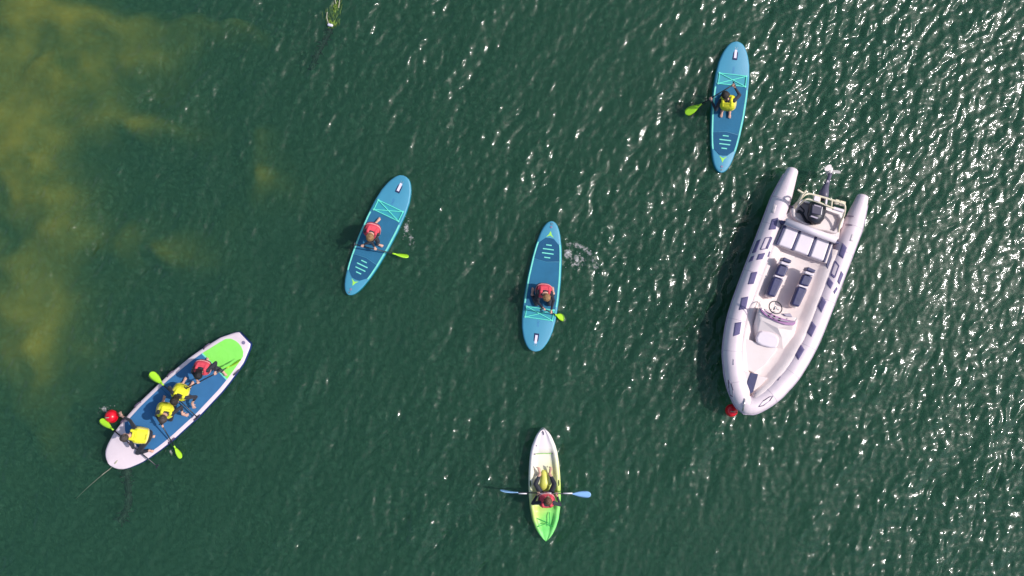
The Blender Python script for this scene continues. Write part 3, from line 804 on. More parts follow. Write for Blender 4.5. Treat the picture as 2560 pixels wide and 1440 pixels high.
    v0, v1 = (M['vest_yellow'], M['vest_yellow_side']) if vest == 'yellow' else (M['vest_red'], M['vest_red_side'])
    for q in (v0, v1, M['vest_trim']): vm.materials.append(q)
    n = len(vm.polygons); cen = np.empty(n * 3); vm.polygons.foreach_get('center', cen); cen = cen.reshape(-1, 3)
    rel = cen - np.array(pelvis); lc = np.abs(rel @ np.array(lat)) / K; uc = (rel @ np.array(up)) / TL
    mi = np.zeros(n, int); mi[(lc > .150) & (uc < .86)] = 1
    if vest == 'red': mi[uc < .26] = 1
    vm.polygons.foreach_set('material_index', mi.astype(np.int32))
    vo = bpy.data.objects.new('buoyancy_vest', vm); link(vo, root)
    def around(t, a, d_, m, name, h=.022):
        rr_ = []
        for s_ in (0, 1):
            for e_ in (0, 1): pass
        pts = []
        for j in range(25):
            x = 2 * PI * j / 24; cx, sx = math.cos(x), math.sin(x)
            pts.append(pelvis + up * TL * t + lat * (a * K * math.copysign(abs(cx) ** .75, cx)) + fwd * (d_ * K * math.copysign(abs(sx) ** .8, sx)))
        rings_ = [[p + up * h / 2 * sgn + (p - (pelvis + up * TL * t)).normalized() * o_ for sgn, o_ in ((-1, -.006), (-1, .004), (1, .004), (1, -.006))] for p in pts]
        ob = MB().add(loft(rings_, cap=False)).build(name, m, root, smooth=False)
        return ob
    if vest == 'red':
        around(.56, .187, .161, M['vest_trim'], 'reflective_band', .020)
        around(.30, .180, .157, M['strap'], 'belt', .026)
    else:
        around(.15, .170, .147, M['vest_yellow_side'], 'waist_hem', .03)
        pm = MB(); rr2 = random.Random(3)
        for row in range(2):
            for k in range(9):
                c = pelvis + up * (TL * (.27 + .055 * row)) + lat * ((k - 4) * .019) - fwd * (.158 * K - .0022 * (k - 4) ** 2 * .35)
                hw = .006; hh = .0075
                pm.add(loft([[c + lat * (sx * hw) + up * (su * hh) - fwd * dd for sx, su in ((-1, -1), (1, -1), (1, rr2.uniform(.2, 1)), (-1, 1))] for dd in (-.01, .004)]))
        pm.build('back_print', M['vest_print'], root)
    return root

def V3(x, y, z): return Vector((x, y, z))
def kneel(seat_px, F, deck, spread=.105, fwdk=.25, back=.10, feet=.14, toe_in=0.0):
    g = P(*seat_px, deck); F = Vector((F[0], F[1], 0)).normalized(); R = V3(F.y, -F.x, 0)
    pel = g + V3(0, 0, .215); legs = []
    for sd in (-1, 1):
        kn = g + F * fwdk + R * sd * (spread + .02) + V3(0, 0, .058); an = g - F * back + R * sd * (spread - .01) + V3(0, 0, .048); toe = an - F * feet + R * sd * .01 + V3(0, 0, -.012)
        legs.append((kn, an, toe))
    return pel, legs, F, R

UPV = V3(0, 0, 1)
# ---- A: yellow vest, top right board
F = (.119, .993); D = SUP_Z + .006
pel, legs, Fv, R = kneel((1815, 268), F, D, back=.13)
h_top = P(1833, 212, .70); h_low = P(1778, 246, .36); ax = (h_low - h_top).normalized()
tipA = P(1714, 284, .09)
axA = (tipA - h_top).normalized(); h_low = h_top + axA * ((h_low - h_top).dot(axA))
person('child in a yellow vest kneeling on the topmost blue board', pel, P(1818, 250, .70), P(1814, 238, .86), Fv * .9 - UPV * .45 - R * .2, R, [('grip', h_low, axA), ('grip', h_top, axA)], legs, 'yellow', 'dark', 'tail', D)
sup_paddle('black paddle with a flat lime blade stretched left of the topmost board', h_top - axA * .03, tipA, V3(.15, .1, 1), .20, .40)

# ---- B: red vest, left blue board
Fb = (-.40, -.917); Fv = V3(Fb[0], Fb[1], 0).normalized(); R = V3(Fv.y, -Fv.x, 0)
pel = P(938, 571, D) + V3(0, 0, .30)
h1, h2 = P(905, 615, .44), P(939, 621, .40); axB = (P(1016, 641, .10) - P(886, 611, .52)).normalized()
gB = P(886, 611, .52); h1 = gB + axB * (h1 - gB).dot(axB); h2 = gB + axB * (h2 - gB).dot(axB)
legsB = [(P(931, 583, D + .06), P(939, 558, D + .05), P(951, 545, D + .035)), (P(944, 603, .42), P(945, 611, D + .05), P(958, 616, D + .03))]
legsB = [legsB[0], legsB[1]]
person('child in a red vest crouching on the leftmost blue board', pel, P(928, 583, .74), P(925, 593, .88), Fv * .8 - UPV * .55, R, [('grip', h1, axB), ('grip', h2, axB)], legsB, 'red', 'fair', 'short', D)
sup_paddle('black paddle with a lime blade held across the leftmost blue board', gB, P(1021, 643, .08), V3(.1, .75, .55), .19, .36)

# ---- C: red vest, centre blue board
Fc = (-.13, -.99); Fv = V3(*Fc, 0).normalized(); R = V3(Fv.y, -Fv.x, 0)
pel = P(1356, 722, D) + V3(0, 0, .20)
h1 = P(1360, 773, .60); h2 = P(1377, 781, .36); axC = (h2 - h1).normalized()
# facing down the picture the person's right hand is on the picture's left
legsC = [(P(1341, 760, D + .06), P(1330, 736, D + .05), P(1333, 719, D + .035)), (P(1374, 760, D + .06), P(1384, 733, D + .05), P(1380, 716, D + .035))]
person('child in a red vest kneeling on the blue board beside the splash', pel, P(1362, 732, .66), P(1366, 743, .80), Fv * .8 - UPV * .6 - R * .25, -R, [('grip', h1, axC), ('grip', h2, axC)] if (-R).x > 0 else [('grip', h2, axC), ('grip', h1, axC)], legsC if (-R).x > 0 else legsC[::-1], 'red', 'fair', 'short', D)
sup_paddle('black paddle with a lime blade dipping in beside the front of the central board', h1 - axC * .10, h2 + axC * .60, V3(.3, .3, .9), .20, .36)

# ---- four on the big board
DG = BIG_Z + .007
# G1 red
Fv = V3(-.25, -.97, 0).normalized(); R = V3(Fv.y, -Fv.x, 0)
pel = P(521, 911, DG) + V3(0, 0, .22)
gG, eG = P(464, 972, .66), P(604, 901, .46); axG = (eG - gG).normalized()
h1 = gG + axG * (P(496, 957, .62) - gG).dot(axG); h2 = gG + axG * (P(538, 934, .56) - gG).dot(axG)
lg = [(P(498, 930, DG + .06), P(517, 904, DG + .05), P(520, 894, DG + .03)), (P(543, 921, DG + .10), P(559, 930, DG + .05), P(566, 940, DG + .035))]
person('child in a red vest with black hair on the big white board', pel, P(501, 924, .78), P(496, 938, .92), Fv * .85 - UPV * .45, -R, [('grip', h1, axG), ('grip', h2, axG)], lg, 'red', 'black', 'long', DG)
sup_paddle('black paddle held over the green pad by the child in red', gG, eG, V3(.3, .9, .25), .18, .36)
# G2 yellow
Fv = V3(-.45, -.89, 0).normalized(); R = V3(Fv.y, -Fv.x, 0)
pel, lg, Fv, R = kneel((464, 969), (-.5, -.87), DG)
g2, e2 = P(493, 1043, .40), P(376, 932, .34); ax2 = (e2 - g2).normalized()
h1 = g2 + ax2 * (P(432, 985, .38) - g2).dot(ax2)
person('child in a yellow vest next to the red vest on the big white board', pel, P(447, 990, .78), P(437, 1002, .92), Fv * .85 - UPV * .5, -R, [('grip', h1, ax2), ('open', P(482, 1013, .42), V3(.4, -.9, -.1), UPV)], lg[::-1], 'yellow', 'dark', 'long', DG)
sup_paddle('black paddle with a lime blade sticking out over the upper-left edge of the big board', g2, e2, V3(.1, .1, 1), .20, .40)
# G3 yellow
pel, lg, Fv, R = kneel((421, 1016), (-.3, -.95), DG, spread=.15, fwdk=.27)
g3, e3 = P(403, 1060, .62), P(452, 1144, .0); ax3 = (e3 - g3).normalized()
h1 = g3 + ax3 * .06
person('child in a yellow vest with open hand in the middle of the big white board', pel, P(414, 1034, .78), P(408, 1047, .92), Fv * .8 - UPV * .55, -R, [('grip', h1, ax3), ('open', P(461, 1037, .42), V3(.95, -.15, 0), UPV)], lg[::-1], 'yellow', 'grey', 'short', DG)
sup_paddle('black paddle with a lime blade beside the lower-right edge of the big board', g3, e3, V3(.75, .2, .5), .16, .36)
# G4 yellow, bow
Fv = V3(-.97, .10, 0).normalized(); R = V3(Fv.y, -Fv.x, 0)
pel = P(370, 1090, DG + .23)
g4, e4 = P(393, 1166, .42), P(252, 1049, .14); ax4 = (e4 - g4).normalized()
h1 = g4 + ax4 * (P(324, 1108, .33) - g4).dot(ax4)
lg = [(P(344, 1132, DG + .06), P(373, 1126, DG + .05), P(384, 1129, DG + .03)), (P(340, 1098, DG + .06), P(376, 1092, DG + .05), P(388, 1091, DG + .03))]
person('child in a yellow vest leaning over the rounded bow towards a red ball', pel, P(328, 1086, .70), P(312, 1093, .80), Fv * .85 - UPV * .5, R, [('grip', h1, ax4), ('open', P(303, 1037, .30), V3(-.6, .75, -.25), UPV)], lg, 'yellow', 'grey', 'short', DG)
sup_paddle('black paddle with a lime blade lying across the bow of the big board', g4, e4, V3(.1, .15, 1), .17, .38)

# ---- kayaker
DK = .16
pel = P(1365, 1238, DK) + V3(0, 0, .12)
Fv = V3(0, 1, 0); R = V3(1, 0, 0)
kL, kR = P(1250, 1230, .46), P(1477, 1236, .46); axK = (kR - kL).normalized()
h1 = kL + axK * (P(1346, 1233, .46) - kL).dot(axK); h2 = kL + axK * (P(1391, 1234, .46) - kL).dot(axK)
lg = [(P(1339, 1210, .34), P(1350, 1184, .235), P(1346, 1167, .33)), (P(1386, 1210, .34), P(1374, 1184, .235), P(1378, 1167, .33))]
person('child in a red vest sitting in the kayak', pel, P(1367, 1259, .63), P(1370, 1251, .80), V3(.1, .95, -.25), R, [('grip', h1, axK), ('grip', h2, axK)], lg, 'red', 'brown', 'short', DK)
kp = thing('kayak_paddle', kL, 'double-bladed paddle with pale blue blades and white shaft, held by the kayaker', 'paddle')
na, nb = kL + axK * .44, kR - axK * .45
MB().add(tube([na, nb], .0150, 10)).build('shaft', M['shaft'], kp, smooth=True)
for a, b in ((1296, 1317), (1348, 1378), (1408, 1431)):
    MB().add(tube([P(a, 1233.5, .46), P(b, 1233.5, .46)], .0185, 10)).build('white_sleeve', M['white_shaft'], kp, smooth=True)
MB().add(blade_shape(na, kL, V3(0, 1, .12), .17, .012, .05)).build('blade', M['blade_blue'], kp, smooth=True)
MB().add(blade_shape(nb, kR, V3(0, -.05, 1), .17, .012, .03)).build('blade', M['blade_blue'], kp, smooth=True)

# ================================================================== rigid inflatable motorboat
Z1 = lambda x, y: (1780 + x / 4.3636, 390 + y / 4.3636)     # readings from enlarged crops -> photo pixels
Z2 = lambda x, y: (1780 + x / 3.8911, 680 + y / 3.8911)
Z3 = lambda x, y: (1860 + x / 8.0, 400 + y / 8.0)
RB = P(1854.8, 1031.6, .42); RE = P(2071, 459.6, .42)
r_ax = (RE - RB); r_ax.z = 0; RLEN = r_ax.length; r_ax.normalize(); r_pp = V3(r_ax.y, -r_ax.x, 0)   # r_ax bow -> stern, r_pp to picture right
pxm = RLEN / 611.6
def RL(s, b, z):                       # s, b in photo pixels along / across the boat
    q = RB + r_ax * (s * pxm) + r_pp * (b * pxm); return V3(q.x, q.y, z)
rib = thing('motorboat', RL(300, 0, 0), 'white rigid inflatable motorboat with slate blue patches on its tubes', 'motorboat')

# --- collar
CL = [(22, 0), (28, 13), (42, 27), (60, 41), (81, 53.5), (98, 61), (130, 75), (165, 84), (205, 91), (245, 94.5), (300, 95.5), (400, 95.5), (500, 95.5), (540, 95.5), (575, 95), (600, 94.5), (612, 94)]
def zc(s): return .36 + .26 * max(0, (230 - s) / 230) ** 1.7
def rt(s):
    if s < 90: return .243 - .030 * ((90 - s) / 68)
    if s < 530: return .243
    return .243 - .105 * ((s - 530) / 82) ** 1.15
right = catmull([RL(s, b, zc(s)) for s, b in CL], 5)
left = catmull([RL(s, -b, zc(s)) for s, b in CL], 5)
path = left[::-1] + right[1:]
def s_of(p): return (p - RB).dot(r_ax) / pxm
pts_ = []; rad_ = []
def endcap(p, d, r):
    return [(p + d * r * k * .55, r * math.sqrt(max(1 - k * k, .0004))) for k in (.35, .65, .85, .96, 1.0)]
d0 = (path[0] - path[1]).normalized()
for q, r in reversed(endcap(path[0], d0, rt(612))): pts_.append(q); rad_.append(r)
for p in path: pts_.append(p); rad_.append(rt(s_of(p)))
for q, r in endcap(path[-1], (path[-1] - path[-2]).normalized(), rt(612)): pts_.append(q); rad_.append(r)
MB().add(tube(pts_, rad_, 28)).build('inflatable_collar', M['rib_white'], rib, smooth=True)
pathxy = np.array([(p.x, p.y) for p in path]); pathz = np.array([p.z for p in path]); pathr = np.array([rt(s_of(p)) for p in path])
def collar_z(x, y):
    a = pathxy[:-1]; b = pathxy[1:]; ab = b - a; t = np.clip((((np.array((x, y)) - a) * ab).sum(1)) / (ab * ab).sum(1), 0, 1)
    q = a + ab * t[:, None]; d = np.hypot(q[:, 0] - x, q[:, 1] - y); i = int(d.argmin())
    r = pathr[i] + (pathr[i + 1] - pathr[i]) * t[i]; z = pathz[i] + (pathz[i + 1] - pathz[i]) * t[i]
    dd = min(d[i], r * .985); return z + math.sqrt(r * r - dd * dd)
def on_collar(px, py, lift=.006):
    z = .58
    for _ in range(4):
        p = P(px, py, z); z = collar_z(p.x, p.y)
    p = P(px, py, z + lift); return p
def collar_patch(quad, name='tube_patch', m=None, n=5, lift=.007, bulge=0.0):
    a, b, c, d = [Vector((q[0], q[1], 0)) for q in quad]; top = []; low = []
    for i in range(n + 1):
        for j in range(n + 1):
            u, v = i / n, j / n; q = a.lerp(b, u).lerp(d.lerp(c, u), v)
            p = on_collar(q.x, q.y, lift); top.append(p); low.append(p - V3(0, 0, .02))
    N1 = n + 1; F = []
    for i in range(n):
        for j in range(n): F.append((i * N1 + j, (i + 1) * N1 + j, (i + 1) * N1 + j + 1, i * N1 + j + 1))
    o = N1 * N1; F += [tuple(o + k for k in reversed(f)) for f in F]
    brd = [i * N1 for i in range(N1)] + [n * N1 + j for j in range(1, N1)] + [i * N1 + n for i in range(n - 1, -1, -1)] + [j for j in range(n - 1, 0, -1)]
    for k in range(len(brd)): x, y = brd[k], brd[(k + 1) % len(brd)]; F.append((x, y, o + y, o + x))
    return MB().add((top + low, F)).build(name, m or M['patch'], rib, smooth=True)
def seg_quad(p, q, w):
    p, q = Vector(p), Vector(q); d = (q - p).normalized(); s = Vector((-d.y, d.x)) * w / 2
    return [tuple(p + s), tuple(q + s), tuple(q - s), tuple(p - s)]
for Q, f in (([(655, 690), (725, 672), (695, 800), (620, 805)], Z1), ([(490, 925), (535, 905), (480, 1050), (435, 1060)], Z1), ([(428, 1098), (465, 1085), (445, 1140), (398, 1160)], Z1), ([(510, 1070), (585, 1055), (550, 1125), (485, 1135)], Z1),
             ([(430, 1270), (497, 1262), (455, 1395), (392, 1400)], Z1), ([(290, 250), (355, 238), (330, 360), (262, 370)], Z2), ([(225, 495), (287, 485), (270, 605), (207, 625)], Z2),
             ([(1425, 945), (1472, 1000), (1430, 1120), (1382, 1080)], Z1), ([(1410, 1255), (1435, 1290), (1390, 1405), (1368, 1370)], Z1), ([(1275, 1325), (1325, 1385), (1295, 1450), (1250, 1390)], Z1),
             ([(1215, 145), (1222, 165), (1192, 215), (1182, 190)], Z2), ([(1075, 240), (1112, 290), (1065, 395), (1027, 335)], Z2), ([(975, 480), (1015, 530), (968, 632), (925, 590)], Z2), ([(865, 705), (900, 755), (840, 857), (805, 800)], Z2)):
    collar_patch([f(*q) for q in Q])
for ring, wv in (([(585, 893), (650, 885), (597, 1010), (530, 1020)], (26, 9, 9, 9)), ([(1345, 1145), (1386, 1198), (1340, 1325), (1298, 1288)], (9, 24, 9, 12))):
    for i in range(4):
        a, b = Z1(*ring[i]), Z1(*ring[(i + 1) % 4]); collar_patch(seg_quad(a, b, wv[i - 1] / 4.36), 'tube_marking', n=3)
for a, b, wv, f in (((632, 1042), (612, 1100), 14, Z1), ((1240, 1245), (1225, 1345), 24, Z1)):
    collar_patch(seg_quad(f(*a), f(*b), wv / 4.36), 'tube_marking', n=3)
# bow badges, valves, scuffs
for ring in ([(158, 1050), (185, 1085), (205, 1150), (200, 1215), (178, 1195), (165, 1130)], [(455, 1310), (500, 1255), (560, 1215), (595, 1205), (560, 1255), (500, 1300)]):
    for i in range(len(ring)):
        collar_patch(seg_quad(Z2(*ring[i]), Z2(*ring[(i + 1) % len(ring)]), 1.8), 'bow_badge', M['strap'] if i % 2 else M['strake'], n=2, lift=.008)
for a, b in (((210, 850), (208, 905)), ((670, 1020), (640, 1055))):
    collar_patch(seg_quad(Z2(*a), Z2(*b), 2.6), 'valve_cover', M['strake'], n=2)
for a, b in (((690, 530), (660, 620)), ((1545, 860), (1520, 930))):
    collar_patch(seg_quad(Z1(*a), Z1(*b), 9), 'worn_mark', mat('worn_' + str(a[0]), s2l(222, 208, 208), .7, .12, 30), n=3, lift=.004)
for a, b in (((1455, 655), (1545, 658)), ((1455, 752), (1530, 755))):
    MB().add(tube([on_collar(*Z1(*a), .03), on_collar(*Z1((a[0] + b[0]) / 2, a[1]), .045), on_collar(*Z1(*b), .02)], .012, 8)).build('grab_line', M['strap'], rib, smooth=True)
# seams round the tubes
for s in (70, 140, 215, 330, 455, 532):
    for sd in (-1, 1):
        p = min(right if sd > 0 else left, key=lambda q: abs(s_of(q) - s)); arr = right if sd > 0 else left; i = arr.index(p)
        d = (arr[min(i + 1, len(arr) - 1)] - arr[max(i - 1, 0)]).normalized(); sv = d.cross(UPV).normalized()
        ring_pts = [p + (sv * math.cos(a) + UPV * math.sin(a)) * (rt(s) + .0015) for a in np.linspace(-.6, PI + .6, 22)]
        MB().add(strip([q for q in ring_pts], .022, .004, up=d)).build('tube_seam', M['rib_white'], rib) if False else MB().add(tube(ring_pts, .0035, 5)).build('tube_seam', M['strake'], rib)
# rubbing strake on the outside
for arr, sd in ((right, 1), (left, -1)):
    pts = []
    for i, p in enumerate(arr):
        d = (arr[min(i + 1, len(arr) - 1)] - arr[max(i - 1, 0)]).normalized(); sv = d.cross(UPV).normalized()
        if sv.dot(r_pp) * sd < 0 : sv = -sv
        if s_of(p) < 26: sv = -r_ax
        if s_of(p) < 598: pts.append(p + (sv * .985 + UPV * .12).normalized() * (rt(s_of(p)) + .006))
    MB().add(tube(pts, .022, 8)).build('rubbing_strake', M['strake'], rib, smooth=True)

# --- hull (V bottom) and inside moulding
rings = []
for s in (40, 60, 90, 130, 180, 250, 330, 420, 500, 520):
    b = float(np.interp(s, [c[0] for c in CL], [c[1] for c in CL])) - 12; up_ = zc(s) - .36; kz_ = -.32 + .55 * max(0, (150 - s) / 150) ** 1.5
    rings.append([RL(s, b, .26 + up_), RL(s, b * .86, -.05 + up_ * .9), RL(s, 0, kz_), RL(s, -b * .86, -.05 + up_ * .9), RL(s, -b, .26 + up_)])
MB().add(loft(rings)).build('hull', M['gel'], rib)
SOLE = .38
rings = []
for s in (46, 62, 80, 110, 150, 200, 260, 330, 400, 462):
    b = float(np.interp(s, [c[0] for c in CL], [c[1] for c in CL])); rz = (zc(s) - .36)
    e = max(b - 13, 6); fz = SOLE + rz * .8
    prof = [(e, .535 + rz), (max(b - 24, 5), .525 + rz), (max(b - 32, 4), .49 + rz), (max(b - 41, 3), fz + .03), (max(b - 46, 2), fz)]
    rings.append([RL(s, x, z) for x, z in prof] + [RL(s, -x, z) for x, z in reversed(prof)] + [RL(s, -e, fz - .08), RL(s, e, fz - .08)])
MB().add(loft(rings)).build('cockpit_liner', M['sole'], rib, smooth=True)
# raised foredeck with a step and the slate non-slip strip running to the stem
MB().add(ppx([Z2(*q) for q in ((318, 640), (300, 760), (296, 935), (412, 985), (520, 900), (600, 800), (640, 745), (445, 690))], SOLE, .545)).build('foredeck', M['gel'], rib, bevel=.02, seg=3)
MB().add(ppx([Z2(*q) for q in ((296, 948), (408, 996), (545, 1030), (470, 1110), (345, 1205), (300, 1140), (285, 1040))], SOLE + .1, .63)).build('bow_locker', M['gel'], rib, bevel=.015)
MB().add(ppx([Z2(*q) for q in ((380, 978), (450, 995), (400, 1170), (345, 1200), (313, 1150))], .60, .65)).build('bow_strip', M['navy_vinyl'], rib, bevel=.006)
MB().add(tube([on_collar(*Z2(320, 1230), .01), on_collar(*Z2(315, 1290), .035), on_collar(*Z2(300, 1350), .01)], .016, 8)).build('bow_cleat', M['steel'], rib, smooth=True)

# --- console
CT = .86
con = MB().add(loft([[P(*Z2(x, y), zz) for x, y in ring] for ring, zz in (
    ([(440, 350), (840, 460), (800, 640), (690, 760), (420, 700), (395, 560)], SOLE + .0),
    ([(450, 345), (832, 452), (790, 560), (680, 640), (440, 580), (415, 470)], .58),
    ([(462, 345), (828, 448), (790, 520), (640, 545), (470, 470), (448, 410)], .77),
    ([(468, 340), (824, 440), (800, 500), (650, 490), (500, 425), (462, 385)], CT - .06))])).build('console', M['gel'], rib, bevel=.03, seg=3)
# keep sub-parts in world coordinates: the console's own offset is inherited
def sub(o, parent): o.parent = parent; o.location = (0, 0, 0); return o
dash = MB().add(ppx([Z2(*q) for q in ((468, 352), (485, 385), (520, 420), (570, 455), (650, 492), (720, 515), (785, 522), (812, 505), (815, 478), (760, 470), (690, 452), (610, 420), (540, 385), (500, 360))], CT - .10, CT)).build('dashboard', M['dash'], rib, bevel=.012); sub(dash, con)
for q in ((556, 420), (602, 438), (655, 462)):
    o = MB().add(tube([P(*Z2(*q), CT - .02), P(*Z2(*q), CT + .012)], .036, 14)).build('gauge', M['gauge'], rib, bevel=.004); sub(o, con)
wc = P(*Z2(618, 345), .90); wn = (V3(0, 0, 1) + r_ax * .45).normalized(); _, ws, wu = frame(wn)
o = MB().add(tube([wc + (ws * math.cos(a) + wu * math.sin(a)) * .158 for a in np.linspace(0, 2 * PI, 29)], .013, 8, cap=False)).build('steering_wheel', M['cowl_dark'], rib, smooth=True); sub(o, con)
mb = MB()
for a in (.3, 2.4, 4.5): mb.add(tube([wc - wn * .03, wc + (ws * math.cos(a) + wu * math.sin(a)) * .155], .010, 6))
mb.add(tube([wc - wn * .10, wc - wn * .01], .03, 10)); o = mb.build('wheel_spokes', M['steel'], rib, smooth=True); sub(o, con)
o = MB().add(tube(catmull([P(*Z2(466, 292), 1.0), P(*Z2(478, 340), .98), P(*Z2(500, 372), .96), P(*Z2(560, 420), .96), P(*Z2(680, 470), .96), P(*Z2(790, 485), .96), P(*Z2(826, 445), .98)], 5), .010, 6)).build('windscreen_rail', M['steel'], rib, smooth=True); sub(o, con)
o = MB().add(ppx([Z2(*q) for q in ((690, 405), (765, 402), (785, 440), (720, 430))], CT - .06, CT - .01)).build('chart_box', M['strake'], rib, bevel=.01); sub(o, con)
o = MB().add(tube([P(*Z2(470, 370), .8), P(*Z2(462, 330), .94), P(*Z2(470, 290), 1.0)], .010, 6)).build('grab_rail', M['steel'], rib, smooth=True); sub(o, con)
csh = MB().add(ppx([Z2(*q) for q in ((488, 572), (560, 580), (630, 612), (658, 650), (650, 700), (628, 742), (560, 735), (480, 712), (436, 684), (432, 640), (456, 592))], .52, .64)).build('console_cushion', M['upholstery'], rib, bevel=.04, seg=4); sub(csh, con)

# --- jockey seats
def jockey(dx, dy):
    q1 = lambda x, y: Z1(x + dx, y + dy)
    base = MB().add(ppx([q1(755, 1165), (q1(835, 1190)), q1(660, 1560), q1(590, 1530)], SOLE, .58)).build('jockey_seat', M['gel'], rib, bevel=.03, seg=3)
    for nm, quad, z0, z1, m, bv in (
        ('backrest', [(790, 1103), (872, 1140), (858, 1172), (768, 1138)], .58, .84, M['navy_vinyl'], .02),
        ('back_pad', [(760, 1142), (855, 1176), (845, 1206), (748, 1172)], .58, .79, M['upholstery'], .02),
        ('rear_cushion', [(742, 1180), (842, 1214), (790, 1322), (694, 1290)], .56, .69, M['navy_vinyl'], .035),
        ('seat_band', [(692, 1296), (786, 1328), (780, 1344), (684, 1312)], .56, .705, M['upholstery'], .008),
        ('front_cushion', [(680, 1316), (784, 1350), (690, 1545), (604, 1515)], .54, .71, M['navy_vinyl'], .04)):
        o = MB().add(ppx([q1(*p) for p in quad], z0, z1)).build(nm, m, rib, bevel=bv, seg=4); sub(o, base)
    return base
jockey(0, 0); jockey(262, 106)

# --- rear bench: three white cushions between navy straps, rolled backrest
BZ = .60
TL_, TR_, BR_, BL_ = (790, 742), (1318, 938), (1243, 1163), (694, 962)
def bq(u, v):
    a = Vector(TL_).lerp(Vector(TR_), u); b = Vector(BL_).lerp(Vector(BR_), u); return Z1(*a.lerp(b, v))
bench = MB().add(ppx([bq(-.02, 0), bq(1.02, 0), bq(1.02, 1.03), bq(-.02, 1.03)], SOLE - .05, BZ - .06)).build('rear_bench', M['gel'], rib, bevel=.02)
edges = (.03, .335, .665, .97)
for i in range(3):
    u0, u1 = edges[i] + .022, edges[i + 1] - .022
    o = MB().add(ppx([bq(u0, .02), bq(u1, .02), bq(u1, .98), bq(u0, .98)], BZ - .06, BZ + .05)).build('bench_cushion', M['upholstery'], rib, bevel=.035, seg=4); sub(o, bench)
for u in edges:
    o = MB().add(ppx([bq(u - .02, .03), bq(u + .02, .03), bq(u + .02, 1.0), bq(u - .02, 1.0)], BZ - .05, BZ + .035)).build('bench_strap', M['navy_vinyl'], rib, bevel=.01); sub(o, bench)
o = MB().add(tube([P(*Z1(800, 715), BZ + .16), P(*Z1(1350, 915), BZ + .16)], .085, 16)).build('backrest', M['upholstery'], rib, smooth=True); sub(o, bench)
for x, y in ((985, 800), (1160, 862)):
    o = MB().add(capsule(P(*Z1(x - 18, y - 8), BZ + .15), .05, P(*Z1(x + 14, y + 4), BZ + .15), .05)).build('backrest_strap', M['navy_vinyl'], rib, smooth=True); sub(o, bench)
for Q in ([(755, 697), (832, 715), (825, 745), (775, 735)], [(1318, 912), (1398, 938), (1388, 962), (1310, 945)]):
    o = MB().add(ppx([Z1(*q) for q in Q], .45, BZ + .17)).build('bench_bracket', M['navy_vinyl'], rib, bevel=.015); sub(o, bench)
for Q in ([(735, 770), (760, 780), (715, 935), (685, 960), (690, 900)], [(1300, 1000), (1322, 960), (1310, 1110), (1262, 1240), (1248, 1185)]):
    o = MB().add(ppx([Z1(*q) for q in Q], .35, .52)).build('bench_side', M['navy_vinyl'], rib, bevel=.01); sub(o, bench)

# --- stern: transom moulding with splash well
mold = MB()
outer = [(775, 690), (800, 640), (880, 590), (905, 540), (1000, 480), (1440, 610), (1440, 700), (1400, 790), (1390, 915), (1310, 905), (800, 705)]
well = [(905, 600), (915, 660), (960, 700), (1040, 735), (1130, 765), (1220, 785), (1330, 822), (1385, 760), (1405, 690), (1380, 640), (1000, 500)]
mold.add(ppx([Z1(*q) for q in outer], .05, .46))
stern = mold.build('transom_moulding', M['gel'], rib, bevel=.02)
wl = [P(*Z1(*q), .56) for q in well]; wc_ = sum(wl, Vector()) / len(wl)
rim = [[p + (p - wc_).normalized() * o_ + V3(0, 0, dz) for o_, dz in ((.10, -.16), (.085, .0), (.0, .012), (-.012, -.05), (-.03, -.15))] for p in wl + wl[:1]]
o = MB().add(loft(rim, cap=False, close=False)).build('splash_well_rim', M['gel'], rib, smooth=True); sub(o, stern)
for a, b in (((850, 545), (905, 580)), ((1440, 640), (1400, 690))):
    o = MB().add(capsule(P(*Z1(*a), .5), .02, P(*Z1(*b), .5), .02)).build('grab_handle', M['strap'], rib, smooth=True); sub(o, stern)
o = MB().add(tube(catmull([P(*Z1(x, y), .50) for x, y in ((940, 620), (950, 600), (975, 620), (1000, 660), (1030, 710), (1080, 735))], 5), .032, 8)).build('engine_hose', M['shaft'], rib, smooth=True); sub(o, stern)
o = MB().add(tube(catmull([P(*Z1(x, y), .52) for x, y in ((950, 540), (985, 570), (1005, 600), (990, 625))], 5), .018, 8)).build('steering_cable', M['shaft'], rib, smooth=True); sub(o, stern)

# --- outboard, tilted up: cowl forward over the well, leg and propeller trailing aft
cw = MB()
def cowl_ring(sc, z, pts=((1075, 500), (1160, 495), (1240, 530), (1245, 600), (1225, 680), (1180, 738), (1120, 750), (1070, 715), (1040, 650), (1055, 560))):
    cx, cy = 1145, 620
    return [P(*Z1(cx + (x - cx) * sc, cy + (y - cy) * sc), z) for x, y in pts]
motor = cw.add(loft([cowl_ring(.80, .38), cowl_ring(1.0, .44), cowl_ring(1.03, .60), cowl_ring(.97, .75), cowl_ring(.80, .83), cowl_ring(.5, .86)])).build('outboard_motor', M['cowl_dark'], rib, smooth=True)
o = MB().add(loft([cowl_ring(.92, .80, ((1085, 515), (1225, 535), (1205, 655), (1075, 625))), cowl_ring(.86, .885, ((1085, 515), (1225, 535), (1205, 655), (1075, 625)))])).build('cowl_panel', M['cowl'], rib, bevel=.02, seg=3); sub(o, motor)
for Q in ([(1118, 528), (1192, 548), (1188, 562), (1115, 540)], [(1085, 648), (1160, 672), (1150, 686), (1078, 660)]):
    o = MB().add(ppx([Z1(*q) for q in Q], .80, .897)).build('cowl_badge', M['strake'], rib); sub(o, motor)
legp = [P(*Z1(1205, 470), .62), P(*Z1(1222, 400), .58), P(*Z1(1240, 340), .54), P(*Z1(1262, 285), .50), P(*Z1(1285, 215), .46), P(*Z1(1300, 165), .44)]
rr_ = [.13, .115, .075, .052, .045, .05]
o = MB().add(tube(legp, rr_, 10)).build('leg', M['leg_grey'], rib, smooth=True); sub(o, motor)
